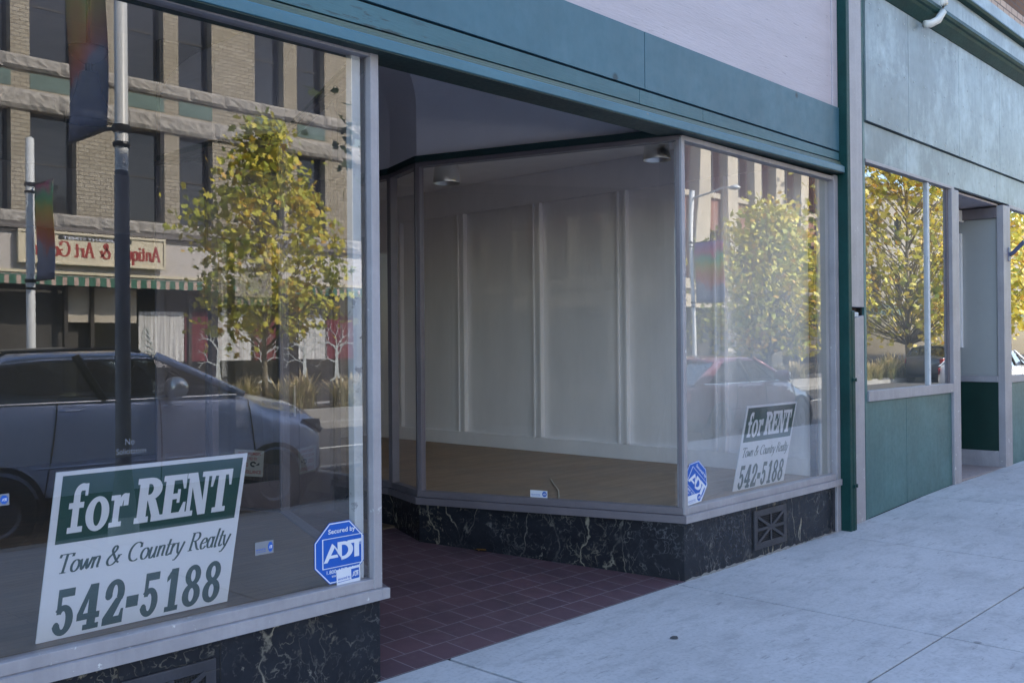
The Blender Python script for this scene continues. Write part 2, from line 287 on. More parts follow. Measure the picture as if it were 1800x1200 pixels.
# ------------------------------------------------------------------ mesh helpers
class MB:
    def __init__(s): s.v = []; s.f = []; s.mi = []; s.cur = 0; s.var = None
    def add(s, vs, fs):
        o = len(s.v); s.v += [tuple(v) for v in vs]
        for f in fs: s.f.append(tuple(i + o for i in f)); s.mi.append(s.cur)
    def box(s, x0, x1, y0, y1, z0, z1):
        s.add([(x0, y0, z0), (x1, y0, z0), (x1, y1, z0), (x0, y1, z0), (x0, y0, z1), (x1, y0, z1), (x1, y1, z1), (x0, y1, z1)],
              [(3, 2, 1, 0), (4, 5, 6, 7), (0, 1, 5, 4), (1, 2, 6, 5), (2, 3, 7, 6), (3, 0, 4, 7)]); return s
    def quad(s, a, b, c, d): s.add([a, b, c, d], [(0, 1, 2, 3)]); return s
    def pbox(s, a, b, t0, t1, z0, z1, z0b=None, z1b=None):
        # wall segment in plan from a to b, offset t0..t1 to the left of a->b
        a = Vector(a); b = Vector(b); d = (b - a).normalized(); n = Vector((-d.y, d.x))
        z0b = z0 if z0b is None else z0b; z1b = z1 if z1b is None else z1b
        q = [a + n * t0, b + n * t0, b + n * t1, a + n * t1]; zz0 = [z0, z0b, z0b, z0]; zz1 = [z1, z1b, z1b, z1]
        fl = [(3, 2, 1, 0), (4, 5, 6, 7), (0, 1, 5, 4), (1, 2, 6, 5), (2, 3, 7, 6), (3, 0, 4, 7)]
        if t1 < t0: fl = [f[::-1] for f in fl]
        s.add([(p.x, p.y, z) for p, z in zip(q, zz0)] + [(p.x, p.y, z) for p, z in zip(q, zz1)], fl); return s
    def extr(s, prof, x0, x1, dz0=0, dz1=0):
        n = len(prof)
        s.add([(x0, y, z + dz0) for y, z in prof] + [(x1, y, z + dz1) for y, z in prof],
              [(i, (i + 1) % n, n + (i + 1) % n, n + i) for i in range(n)] + [tuple(range(n))[::-1], tuple(range(n, 2 * n))]); return s
    def tube(s, pts, r, n=8, r1=None, cap=True):
        pts = [Vector(p) for p in pts]; k = len(pts); vs = []; fs = []
        for i, p in enumerate(pts):
            d = (pts[min(i + 1, k - 1)] - pts[max(i - 1, 0)]).normalized()
            a = d.cross(Vector((0, 0, 1)) if abs(d.z) < .95 else Vector((1, 0, 0))).normalized(); b = d.cross(a)
            rr = r if r1 is None else r + (r1 - r) * i / (k - 1)
            if isinstance(r, (list, tuple)): rr = r[i]
            vs += [p + (a * math.cos(t) + b * math.sin(t)) * rr for t in [2 * math.pi * j / n for j in range(n)]]
        for i in range(k - 1):
            for j in range(n): fs.append((i * n + j, i * n + (j + 1) % n, (i + 1) * n + (j + 1) % n, (i + 1) * n + j))
        if cap: fs += [tuple(range(n))[::-1], tuple(range((k - 1) * n, k * n))]
        s.add(vs, fs); return s
    def lathe(s, c, prof, n=20, axis='z'):
        vs = []; fs = []; k = len(prof)
        for r, h in prof:
            for j in range(n):
                t = 2 * math.pi * j / n; a, b = r * math.cos(t), r * math.sin(t)
                vs.append((c[0] + a, c[1] + b, c[2] + h) if axis == 'z' else (c[0] + a, c[1] + h, c[2] + b))
        for i in range(k - 1):
            for j in range(n): fs.append((i * n + j, i * n + (j + 1) % n, (i + 1) * n + (j + 1) % n, (i + 1) * n + j))
        s.add(vs, fs); return s
    def build(s, name, mat, parent=None, bevel=0, smooth=False, org=None, subsurf=0):
        me = bpy.data.meshes.new(name)
        o0 = Vector(org) if org is not None else (Vector(parent['_w']) if parent is not None else Vector((0, 0, 0)))
        me.from_pydata([Vector(v) - o0 for v in s.v], [], s.f); me.update()
        for m in (mat if isinstance(mat, (list, tuple)) else [mat]): me.materials.append(m)
        if any(s.mi): me.polygons.foreach_set('material_index', s.mi)
        if s.var: 
            at = me.attributes.new('leafvar', 'FLOAT', 'FACE'); at.data.foreach_set('value', s.var)
        if smooth: me.polygons.foreach_set('use_smooth', [True] * len(me.polygons))
        ob = bpy.data.objects.new(name, me); COL.objects.link(ob)
        if parent is not None:
            ob.parent = parent; ob.location = o0 - Vector(parent['_w'])
        else: ob.location = o0
        ob['_w'] = tuple(o0)
        if bevel:
            b = ob.modifiers.new('edge', 'BEVEL'); b.width = bevel; b.segments = 2; b.limit_method = 'ANGLE'; b.angle_limit = R_(40)
        if subsurf:
            m_ = ob.modifiers.new('smooth', 'SUBSURF'); m_.levels = subsurf; m_.render_levels = subsurf
        return ob
def empty(name, loc, label=None, cat=None, group=None):
    e = bpy.data.objects.new(name, None); COL.objects.link(e); e.location = loc; e['_w'] = tuple(loc); e.empty_display_size = .2
    return tag(e, label, cat, group)
def tag(o, label=None, cat=None, group=None, kind=None):
    for k, v in (('label', label), ('category', cat), ('group', group), ('kind', kind)):
        if v: o[k] = v
    return o
def struct(o): o['kind'] = 'structure'; return o
def copy_tree(o, parent=None):
    c = o.copy(); COL.objects.link(c)
    if parent is not None: c.parent = parent
    for ch in o.children: copy_tree(ch, c)
    return c
def gz(x):  # the pavement climbs slightly to the right along the shopfronts
    def ss(a, b, t): t = max(0, min(1, (t - a) / (b - a))); return t * t * (3 - 2 * t)
    return .10 * ss(7.2, 10.6, x) + .03 * ss(10.5, 13, x)

# ------------------------------------------------------------------ lettering
def seg_poly(p): return [list(p)]
def Rr(x0, y0, x1, y1): return [(x0, y0), (x1, y0), (x1, y1), (x0, y1)]
def ring(cx, cy, rx, ry, ix, iy, a0=0, a1=360, n=28):
    out = []
    for i in range(n):
        t0 = R_(a0 + (a1 - a0) * i / n); t1 = R_(a0 + (a1 - a0) * (i + 1) / n)
        out.append([(cx + ix * math.cos(t0), cy + iy * math.sin(t0)), (cx + rx * math.cos(t0), cy + ry * math.sin(t0)), (cx + rx * math.cos(t1), cy + ry * math.sin(t1)), (cx + ix * math.cos(t1), cy + iy * math.sin(t1))])
    return ('strip', out)
def disc(cx, cy, rx, ry, n=18): return [(cx + rx * math.cos(2 * math.pi * i / n), cy + ry * math.sin(2 * math.pi * i / n)) for i in range(n)]
SLAB = {
 'R': [Rr(.08, 0, .40, 1), Rr(0, 0, .5, .13), Rr(0, .87, .46, 1), ring(.45, .74, .45, .26, .13, .12, -90, 90), Rr(.38, .86, .46, 1), Rr(.38, .48, .46, .62), [(.40, .52), (.60, .52), (.70, .50), (.93, .1), (.62, .1)], Rr(.60, 0, 1, .13)],
 'E': [Rr(.1, 0, .44, 1), Rr(0, .87, .95, 1), Rr(0, 0, 1, .13), Rr(.42, .44, .68, .57), Rr(.62, .35, .74, .66), [(.95, .9), (.95, .66), (.86, .66), (.74, .9)], [(.74, .1), (.9, .35), (1, .35), (1, .1)]],
 'N': [Rr(.09, 0, .25, 1), Rr(0, 0, .36, .12), Rr(0, .88, .40, 1), [(.09, .98), (.40, .98), (.88, .0), (.58, .0)], Rr(.72, 0, .88, 1), Rr(.60, .88, 1, 1)],
 'T': [Rr(.33, 0, .67, 1), Rr(0, .87, 1, 1), [(0, .9), (0, .62), (.1, .62), (.2, .9)], [(.8, .9), (.9, .62), (1, .62), (1, .9)], Rr(.18, 0, .82, .12)],
 'f': [Rr(.22, 0, .58, .78), ring(.66, .76, .44, .24, .10, .10, 70, 180), Rr(.64, .85, .98, .99), Rr(.82, .74, .98, .9), Rr(0, .50, .82, .62), Rr(.04, 0, .86, .12)],
 'o': [ring(.5, .5, .5, .5, .17, .35)],
 'r': [Rr(.18, 0, .52, .95), Rr(0, .82, .5, .97), Rr(0, 0, .70, .15), ring(.78, .62, .36, .38, .12, .22, 75, 180), Rr(.72, .62, 1.0, .99)],
 '5': [Rr(.12, .82, .97, 1), Rr(.12, .46, .34, .95), ring(.46, .32, .54, .335, .15, .20, -160, 140), disc(.15, .19, .17, .11)],
 '4': [Rr(.46, 0, .84, 1), [(.0, .26), (.0, .38), (.48, 1), (.66, 1), (.24, .34)], Rr(0, .23, 1, .37), Rr(.30, 0, 1, .12)],
 '2': [ring(.50, .70, .48, .305, .12, .18, -35, 180), disc(.2, .66, .18, .10), [(.56, .58), (.94, .60), (.50, .14), (.02, .10), (.02, .18)], Rr(0, 0, 1, .17), [(.78, .15), (.88, .32), (1, .32), (1, .15)]],
 '1': [Rr(.26, 0, .78, 1), [(.30, .99), (.32, .80), (0, .70), (0, .82)], Rr(.04, 0, 1, .12)],
 '8': [ring(.5, .745, .46, .255, .13, .14), ring(.5, .285, .53, .285, .15, .16)],
 '-': [Rr(0, .30, 1, .56)],
}
def ell(cx, cy, rx, ry, a0=0, a1=360, n=16): return [(cx + rx * math.cos(R_(a0 + (a1 - a0) * i / n)), cy + ry * math.sin(R_(a0 + (a1 - a0) * i / n))) for i in range(n + 1)]
def P(*a): return list(a)
SER = {
 'T': (.82, [P((.1, .95), (.8, .95)), P((.45, .97), (.45, 0)), P((.28, .02), (.62, .02)), P((.11, .97), (.08, .8)), P((.8, .97), (.8, .8))]),
 'o': (.52, [ell(.26, .3, .21, .29)]), 'w': (.70, [P((.02, .58), (.18, .02), (.36, .56)), P((.36, .56), (.48, .02), (.66, .6))]),
 'n': (.52, [P((.08, .6), (.08, 0)), P((.08, .36), (.18, .54), (.32, .58), (.38, .46), (.38, .08), (.48, .03))]),
 '&': (.95, [P((.80, .08), (.62, .2), (.28, .66), (.24, .85), (.36, .98), (.48, .86), (.40, .68), (.14, .42), (.08, .2), (.22, .01), (.44, .02), (.62, .2), (.74, .46)), P((.62, .47), (.88, .47))]),
 'C': (.82, [ell(.46, .49, .38, .48, 48, 305, 18), P((.70, .92), (.73, .68))]),
 'u': (.54, [P((.08, .6), (.08, .14), (.18, .0), (.3, .08), (.4, .3)), P((.40, .6), (.40, .06), (.5, .03))]),
 't': (.34, [P((.16, .86), (.12, .15), (.2, .0), (.34, .08)), P((0, .57), (.32, .57))]),
 'r': (.38, [P((.08, .6), (.08, 0)), P((.08, .34), (.2, .54), (.34, .56))]),
 'y': (.50, [P((.02, .6), (.12, .12), (.22, .0)), P((.44, .6), (.26, -.05), (.08, -.32), (-.05, -.32))]),
 'R': (.78, [P((.16, .97), (.16, 0)), P((.02, .02), (.32, .02)), P((.04, .96), (.44, .96), (.58, .84), (.58, .66), (.44, .53), (.16, .52)), P((.36, .52), (.62, .08), (.8, .0))]),
 'e': (.47, [P((.07, .30), (.38, .36), (.38, .5), (.26, .59), (.12, .48), (.06, .26), (.14, .04), (.28, .01), (.42, .14))]),
 'a': (.54, [ell(.22, .3, .17, .29), P((.40, .6), (.40, .06), (.5, .03))]),
 'l': (.24, [P((.10, 1.02), (.08, .06), (.2, .03))]),
 'A': (.82, [P((.40, 1.0), (.12, .02)), P((.40, 1.0), (.68, .02)), P((.2, .34), (.62, .34)), P((0, .01), (.24, .01)), P((.54, .01), (.82, .01))]),
 'i': (.26, [P((.12, .6), (.12, 0)), P((.12, .88), (.12, .76)), P((.02, .01), (.22, .01))]),
 'q': (.54, [ell(.24, .3, .19, .29), P((.42, .6), (.42, -.35))]),
 's': (.42, [P((.34, .48), (.22, .59), (.08, .5), (.12, .36), (.3, .24), (.33, .1), (.2, .0), (.05, .12))]),
 'G': (.88, [ell(.46, .49, .38, .48, 48, 330, 18), P((.80, .42), (.80, .05)), P((.56, .42), (.84, .42)), P((.72, .92), (.74, .7))]),
 ' ': (.32, []),
}
def catmull(p, k=4):
    if len(p) < 3: return p
    out = []
    for i in range(len(p) - 1):
        a, b, c, d = p[max(i - 1, 0)], p[i], p[i + 1], p[min(i + 2, len(p) - 1)]
        for j in range(k):
            t = j / k
            out.append(tuple(.5 * (2 * b[q] + (c[q] - a[q]) * t + (2 * a[q] - 5 * b[q] + 4 * c[q] - d[q]) * t * t + (3 * b[q] - a[q] - 3 * c[q] + d[q]) * t ** 3) for q in (0, 1)))
    out.append(p[-1]); return out
def ribbon(p, wmax, wmin):
    p = catmull([tuple(q) for q in p]); n = len(p); L = []; Rg = []
    for i in range(n):
        a, b = p[max(i - 1, 0)], p[min(i + 1, n - 1)]; dx, dy = b[0] - a[0], b[1] - a[1]; l = math.hypot(dx, dy) or 1
        dx /= l; dy /= l; w = .5 * (wmin + (wmax - wmin) * abs(dy) ** 1.3)
        L.append((p[i][0] - dy * w, p[i][1] + dx * w)); Rg.append((p[i][0] + dy * w, p[i][1] - dx * w))
    return ('strip', [[L[i], Rg[i], Rg[i + 1], L[i + 1]] for i in range(n - 1)])
class Lettering:
    """collects flat letter shapes; place(u,v,depth)->3D point; strokes step forward so that nothing is coplanar"""
    def __init__(s, place, step=.00012): s.mb = MB(); s.place = place; s.k = 0; s.step = step
    def poly(s, polys, fx=lambda p: p):
        s.k += 1; d = s.step * (1 + s.k % 7)
        for pl in polys:
            q = [s.place(*fx(p), d) for p in pl]; s.mb.add(q, [tuple(range(len(q)))])
    def shapes(s, shp, fx):
        for sh in shp:
            if isinstance(sh, tuple): s.poly(sh[1], fx)
            else: s.poly([sh], fx)
    def slab(s, ch, u0, u1, v0, v1): s.shapes(SLAB[ch], lambda p: (u0 + p[0] * (u1 - u0), v0 + p[1] * (v1 - v0)))
    def serif(s, text, u0, u1, v0, v1, wmax=.13, wmin=.045, slant=0.0):
        tot = sum(SER[c][0] for c in text); sx = (u1 - u0) / tot; x = 0
        for c in text:
            w, st = SER[c]
            s.shapes([ribbon(q, wmax, wmin) for q in st], lambda p, x=x: (u0 + (x + p[0] + slant * p[1]) * sx, v0 + p[1] * (v1 - v0)))
            x += w
    def font(s, text, u0, u1, v0, v1, bold=.0):
        cu = bpy.data.curves.new('t', 'FONT'); cu.body = text; cu.offset = bold; cu.resolution_u = 3; cu.fill_mode = 'FRONT'
        ob = bpy.data.objects.new('t', cu); COL.objects.link(ob); bpy.context.view_layer.update()
        me = bpy.data.meshes.new_from_object(ob.evaluated_get(bpy.context.evaluated_depsgraph_get()))
        xs = [v.co.x for v in me.vertices]; ys = [v.co.y for v in me.vertices]
        a, b, c, d = min(xs), max(xs), min(ys), max(ys); s.k += 1; dd = s.step * (1 + s.k % 7)
        s.mb.add([s.place(u0 + (v.co.x - a) / (b - a) * (u1 - u0), v0 + (v.co.y - c) / (d - c) * (v1 - v0), dd) for v in me.vertices], [tuple(p.vertices) for p in me.polygons])
        bpy.data.objects.remove(ob); bpy.data.curves.remove(cu); bpy.data.meshes.remove(me)
    def build(s, name, mat, parent): return s.mb.build(name, mat, parent)

def sweep(mb, path, prof, closed=True, caps=True, seg=None):
    """mitred sweep along a plan path; profile points are (offset to the left of travel, z)"""
    P2 = [Vector(p) for p in path]; n = len(P2); m = len(prof); vs = []
    for i, p in enumerate(P2):
        d0 = (P2[i] - P2[i - 1]).normalized() if i else None; d1 = (P2[i + 1] - P2[i]).normalized() if i < n - 1 else None
        n0 = Vector((-d0.y, d0.x)) if d0 else None; n1 = Vector((-d1.y, d1.x)) if d1 else None
        mt = (n0 + n1) / (1 + n0.dot(n1)) if (d0 and d1) else (n0 or n1)
        vs += [(p.x + mt.x * t, p.y + mt.y * t, z) for t, z in prof]
    fs = []
    for i in (seg if seg is not None else range(n - 1)):
        for j in range(m if closed else m - 1):
            k = (j + 1) % m; fs.append((i * m + j, i * m + k, (i + 1) * m + k, (i + 1) * m + j))
    lo_, hi_ = (min(seg), max(seg) + 1) if seg is not None else (0, n - 1)
    if closed and caps: fs += [tuple(range(lo_ * m, lo_ * m + m)), tuple(range(hi_ * m, hi_ * m + m))[::-1]]
    used = sorted({v for f in fs for v in f}); mp = {v: i for i, v in enumerate(used)}; vs = [vs[v] for v in used]; fs = [tuple(mp[v] for v in f) for f in fs]
    mb.add(vs, fs); return mb
def rect(t0, t1, z0, z1): return [(t0, z0), (t1, z0), (t1, z1), (t0, z1)]
def prism(mb, poly, z0, z1):
    n = len(poly); a = sum(poly[i][0] * poly[(i + 1) % n][1] - poly[(i + 1) % n][0] * poly[i][1] for i in range(n))
    if a < 0: poly = poly[::-1]
    mb.add([(x, y, z0) for x, y in poly] + [(x, y, z1) for x, y in poly],
           [(i, (i + 1) % n, n + (i + 1) % n, n + i) for i in range(n)] + [tuple(range(n))[::-1], tuple(range(n, 2 * n))]); return mb

# ------------------------------------------------------------------ ground: road, pavements, kerbs, tiled entry
struct(MB().quad((-60, -200, -.20), (160, -200, -.20), (160, 60, -.20), (-60, 60, -.20)).build('ground', M['asphalt']))
struct(MB().box(-60, 160, -13.3, -4.75, -.199, -.14).build('road', M['asphalt']))
g = MB()
def slab_grid(x0, x1, y0, y1, nx=6, base=0):
    vs = []; fs = []
    for i in range(nx + 1):
        x = x0 + (x1 - x0) * i / nx
        for y in (y0, y1): vs.append((x, y, gz(x) + base + (-.012 * max(0, min(1, (-y) / 4.5)))))
    for i in range(nx): fs.append((2 * i, 2 * i + 2, 2 * i + 3, 2 * i + 1))
    k = len(vs); vs += [(v[0], v[1], v[2] - .09) for v in vs]
    ring_ = [2 * i for i in range(nx + 1)] + [2 * i + 1 for i in range(nx, -1, -1)]
    for a, b in zip(ring_, ring_[1:] + ring_[:1]): fs.append((a, a + k, b + k, b))
    g.add(vs, fs)
js = [-8.9, -6.9, -4.85, -2.8, -.75, 1.25, 3.282, 5.30, 7.49, 9.55, 11.6, 13.7, 15.8, 17.9, 20, 24, 28, 32, 40, 60]
rows_y = [(-4.45, -3.38), (-3.372, -1.685), (-1.675, -.004)]
for a, b in zip(js[:-1], js[1:]):
    ga = .010 if abs(a - 3.282) < .01 else .0062; gb = .010 if abs(b - 3.282) < .01 else .0062
    for y0, y1 in rows_y: slab_grid(a + ga, b - gb, y0, y1, 4)
sw = struct(g.build('sidewalk', M['concrete'], bevel=.004))
struct(MB().box(-60, 80, -4.60, -4.45, -.19, -.008).build('kerb_near', M['kerb'], bevel=.015))
# dark soil under the open joints
struct(MB().box(-9, 60, -4.45, -.002, -.19, -.085).build('pavement_bed', M['asphalt']))
L0, L1, L2, L3 = (2.853, 0.0), (3.63, 1.93), (3.42, 2.50), (3.42, 3.25)
R0, R1, R2, R3_ = (5.397, 0.0), (4.78, 1.93), (4.95, 2.45), (4.97, 3.25)
e = MB()
NY = 8
vs = []; fs = []
for i in range(NY + 1):
    y = -.004 + 3.3 * i / NY
    for x in (2.6, 5.7): vs.append((x, y, .052 * y + .001))
for i in range(NY): fs.append((2 * i, 2 * i + 1, 2 * i + 3, 2 * i + 2))
e.add(vs, fs)
struct(e.build('entry_floor', M['tile']))

# ------------------------------------------------------------------ storefront building (vacant shop)
SB = empty('storefront_building', (4, 0, 0), 'vacant teal and mauve storefront with recessed entry, black marble base and big display windows', 'building')
right_path = [(7.69, 0), R0, R1, R2, R3_]
left_path = [L3, L2, L1, L0, (-1.3, 0)]
for path, segs in ((left_path, ((0, 1, 2), (3,))), (right_path, ((1, 2, 3), (0,)))):
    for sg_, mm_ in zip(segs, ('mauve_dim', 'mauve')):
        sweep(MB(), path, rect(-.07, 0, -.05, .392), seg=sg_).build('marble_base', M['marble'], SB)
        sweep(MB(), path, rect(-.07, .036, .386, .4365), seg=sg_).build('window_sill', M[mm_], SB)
# panel joints of the marble: thin open seams shown as dark strips set in the face
for x in (6.28, 6.80, 1.61, 2.03): MB().box(x - .002, x + .002, -.0012, .02, 0, .38).build('marble_seam', M['black_gap'], SB)
def glazing(path, name, mats, posts_at):
    """one shop window per straight run: frame mesh with its pane as child"""
    for i in range(len(path) - 1):
        a, b = Vector(path[i]), Vector(path[i + 1])
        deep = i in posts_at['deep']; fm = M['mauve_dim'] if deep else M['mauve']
        mb = MB()
        ln = (b - a).length; d = (b - a) / ln
        mb.pbox(a, b, -.055, .013, .438, .484)
        mb.pbox(a, b, -.055, .013, 2.905, 2.938)
        w = .030
        mb.pbox(a, a + d * w, -.052, .0115, .482, 2.907)
        mb.pbox(b - d * w, b, -.050, .0105, .482, 2.907)
        fr = mb.build('shop_window', fm, SB, bevel=.0025)
        n = Vector((-d.y, d.x)) * -.022
        p, q = a + d * .028 + n, b - d * .028 + n
        MB().quad((q.x, q.y, .480), (p.x, p.y, .480), (p.x, p.y, 2.909), (q.x, q.y, 2.909)).build('pane', mats[i], fr)
glazing(right_path, 'r', [M['glass_r'], M['glass_d'], M['glass_d'], M['glass_d']], dict(deep=(1, 2, 3)))
glazing(left_path, 'l', [M['glass_d'], M['glass_d'], M['glass_d'], M['glass_l']], dict(deep=(0, 1, 2)))
# painted sash boards just inside the panes
MB().box(2.735, 2.786, .030, .075, .486, 2.93).build('inner_sash', M['sash'], SB, bevel=.004)
MB().box(7.44, 7.625, .035, .085, .476, 2.95).build('inner_sash', M['grey_in'], SB, bevel=.004)
MB().box(7.385, 7.425, .045, .095, .476, 2.95).build('inner_sash', M['black_gap'], SB)
# thick posts at the two street corners
MB().box(2.808, 2.856, -.018, .030, .437, 2.935).build('corner_post', M['mauve'], SB, bevel=.004)
MB().box(5.384, 5.424, -.016, .020, .437, 2.925).build('corner_post', M['mauve'], SB, bevel=.004)
MB().box(7.628, 7.700, -.02, .05, -.02, 2.95).build('corner_post', M['mauve'], SB, bevel=.004)
MB().box(2.84, 2.886, -.038, .05, .386, .4345).build('sill_end', M['mauve'], SB, bevel=.003)
# dark band over the recess glazing, coved plaster above
rp = [R0, R1, R2, R3_]; lp = [L3, L2, L1, L0]
recess = rp + lp
sweep(MB(), [(5.36, .115)] + rp[1:], rect(-.03, .022, 2.938, 2.985)).build('recess_band', M['band_green'], SB)
sweep(MB(), lp[:-1] + [(2.89, .115)], rect(-.03, .022, 2.938, 2.985)).build('recess_band', M['band_green'], SB)
cv = [(0, 2.984), (0, 3.36)] + [(.5 - .5 * math.cos(R_(a)), 3.36 + .5 * math.sin(R_(a))) for a in range(6, 91, 6)]
sweep(MB(), [(5.42, .08)] + rp[1:] + lp[:-1] + [(2.83, .08)], cv, closed=False).build('coved_soffit', M['cove'], SB, smooth=False)
MB().quad((2, .08, 3.858), (2, 3.3, 3.858), (6.2, 3.3, 3.858), (6.2, .08, 3.858)).build('recess_ceiling', M['cove'], SB)
# entrance door at the back of the recess
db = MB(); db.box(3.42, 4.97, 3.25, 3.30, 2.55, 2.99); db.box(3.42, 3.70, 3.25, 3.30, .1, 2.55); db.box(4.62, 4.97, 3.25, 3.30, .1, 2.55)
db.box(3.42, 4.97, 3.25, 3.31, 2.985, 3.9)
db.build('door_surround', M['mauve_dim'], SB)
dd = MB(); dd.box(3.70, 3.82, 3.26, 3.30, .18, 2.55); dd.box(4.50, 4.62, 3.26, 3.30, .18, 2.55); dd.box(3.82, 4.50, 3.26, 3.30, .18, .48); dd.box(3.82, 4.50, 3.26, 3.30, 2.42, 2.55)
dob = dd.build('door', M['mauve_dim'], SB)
MB().quad((3.82, 3.28, .48), (4.5, 3.28, .48), (4.5, 3.28, 2.42), (3.82, 3.28, 2.42)).build('pane', M['glass_d'], dob)
MB().tube([(4.54, 3.25, 1.0), (4.54, 3.20, 1.0), (4.54, 3.20, 1.25), (4.54, 3.25, 1.25)], .012).build('handle', M['steel'], dob)
# beam over the windows: sloping a touch up to the right as in the photo
TX = .0083
def bz(x): return 2.925 + TX * (x - 2.8)
def beam(prof, x0, x1): return MB().extr(prof, x0, x1, bz(x0), bz(x1))
beam([(.12, 0), (-.085, 0), (-.085, .050), (-.074, .056), (.12, .056)][::-1], -6.0, 7.695).build('lintel_moulding', M['teal_mould'], SB, bevel=.004)
beam([(.118, -.006), (-.078, -.006), (-.078, -.0005), (.118, -.0005)][::-1], -6.0, 7.69).build('lintel_soffit', M['band_green'], SB)
beam([(.11, .057), (-.066, .057), (-.058, .072), (-.046, .080), (-.042, .098), (.11, .098)][::-1], -6.0, 7.705).build('lintel_moulding', M['olive_trim'], SB, bevel=.003)
MB().box(-6, 7.698, -.010, .12, 2.98, 3.53).build('wall_backing', M['black_gap'], SB)
for a, b in ((-6, .9), (.904, 4.897), (4.901, 5.62), (5.622, 7.712)):
    b = min(b, 7.697); t_ = MB(); za, zb = bz(a) + .108, bz(b) + .108
    t_.add([(a, -.034, za), (b, -.034, zb), (b, -.012, zb), (a, -.012, za), (a, -.034, 3.138), (b, -.034, 3.138), (b, -.012, 3.138), (a, -.012, 3.138)], [(3, 2, 1, 0), (4, 5, 6, 7), (0, 1, 5, 4), (1, 2, 6, 5), (2, 3, 7, 6), (3, 0, 4, 7)])
    t_.build('trim_board', M['teal_worn'], SB, bevel=.002)
for a, b in ((-6, 1.29), (1.294, 4.949), (4.955, 7.714)):
    MB().box(a, min(b, 7.697), -.038, -.012, 3.150, 3.510).build('fascia_board', M['teal'], SB, bevel=.002)
MB().box(-14, 7.60, -.018, .12, 3.512, 6.9).build('upper_cladding', M['lavender'], SB)
MB().box(7.602, 7.699, -.027, .12, 3.512, 6.9).build('corner_trim', M['lavender'], SB, bevel=.003)
# plain side wall beyond the left window
MB().box(-14, -1.3, 0.0, .2, -.1, 3.511).build('street_wall', M['lavender'], SB)
# pilaster with pipe straps between the two shops
pl = MB().box(7.702, 7.765, -.103, .1, -.02, 6.9).build('pilaster', M['dark_green'], SB, bevel=.006)
MB().box(7.745, 7.812, -.107, -.05, -.01, 1.83).build('pilaster_casing', M['dark_green'], SB, bevel=.01)
for z in (1.24, .36): MB().box(7.75, 7.818, -.116, -.100, z, z + .03).tube([(7.784, -.116, z + .015), (7.784, -.126, z + .015)], .009).build('pipe_strap', M['dark_green'], SB, bevel=.003)
# vent grilles set in the marble
def vent(x0, x1, z0, z1):
    f = MB(); t = .045; y0, y1 = -.014, .0
    f.box(x0, x1, y0, y1, z0, z0 + t); f.box(x0, x1, y0, y1, z1 - t, z1); f.box(x0, x0 + t, y0, y1, z0 + t, z1 - t); f.box(x1 - t, x1, y0, y1, z0 + t, z1 - t)
    fr = f.build('vent_grille', M['alu'], SB, bevel=.003)
    MB().box(x0 + t, x1 - t, -.002, .0, z0 + t, z1 - t).build('dark_opening', M['black_gap'], fr)
    c = MB(); cx, cz = (x0 + x1) / 2, (z0 + z1) / 2; w, h = (x1 - x0) / 2 - t, (z1 - z0) / 2 - t
    for i, (dx, dz) in enumerate(((1, 0), (0, 1), (1, 1), (1, -1))):
        a = Vector((cx - dx * w, 0, cz - dz * h)); b = Vector((cx + dx * w, 0, cz + dz * h)); d = (b - a).normalized(); n = Vector((-d.z, 0, d.x)) * .011
        yo = -.008 - .0007 * i
        q = [a - n, b - n, b + n, a + n]
        c.add([(p.x, yo - .006, p.z) for p in q] + [(p.x, yo, p.z) for p in q], [(0, 1, 2, 3), (7, 6, 5, 4), (0, 4, 5, 1), (1, 5, 6, 2), (2, 6, 7, 3), (3, 7, 4, 0)])
    c.build('cross_bars', M['alu'], fr)
    me = MB(); k = 0
    xx = x0 + t
    while xx < x1 - t: me.box(xx, xx + .0014, -.0045, -.003, z0 + t, z1 - t); xx += .0125
    zz = z0 + t
    while zz < z1 - t: me.box(x0 + t, x1 - t, -.0062, -.0047, zz, zz + .0014); zz += .0125
    me.build('wire_mesh', M['alu'], fr)
vent(6.29, 6.775, .062, .345); vent(1.62, 2.005, .04, .312)
# interior
fl = MB(); prism(fl, [(5.43, .06), (4.815, 1.93), (4.985, 2.45), (5.01, 3.3), (5.01, 6.0), (7.43, 6.0), (7.43, .06)], .30, .476)
fl.build('display_floor', M['wood'], SB)
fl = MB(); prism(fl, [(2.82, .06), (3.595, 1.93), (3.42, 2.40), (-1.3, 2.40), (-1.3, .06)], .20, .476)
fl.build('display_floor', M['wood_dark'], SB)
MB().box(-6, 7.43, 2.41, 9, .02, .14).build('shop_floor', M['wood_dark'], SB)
pw = MB().box(7.45, 7.60, .1, 9, .1, 3.9)
pw.build('party_wall', M['white_in'], SB)
tr = MB()
tr.box(7.410, 7.45, .1, 6, .476, .62); tr.box(7.418, 7.45, .1, 6, 3.03, 3.34)
tr.build('wall_rail', M['white_in'], SB, bevel=.004)
for yc in (.94, 2.00, 3.09, 4.22, 5.3):
    b = MB(); b.box(7.412, 7.45, yc - .055, yc + .055, .622, 3.028); b.box(7.388, 7.4125, yc - .062, yc - .030, .622, 3.028); b.box(7.398, 7.4125, yc + .036, yc + .060, .622, 3.028)
    b.build('batten', M['white_in'], SB, bevel=.004)
MB().box(5.0, 7.45, .12, 6, 3.34, 3.36).build('display_ceiling', M['white_in'], SB)
MB().box(5.0, 7.45, 6.0, 6.05, .1, 3.4).build('back_wall', M['white_in'], SB)
MB().box(5.02, 5.06, 3.3, 6.0, .1, 3.4).build('side_wall', M['olive_in'], SB)
MB().box(-6, 7.6, .12, 9, 3.88, 3.95).build('ceiling', M['white_in'], SB)
MB().box(-6, 7.6, 9, 9.1, 0, 3.1).build('back_wall', M['olive_in'], SB)
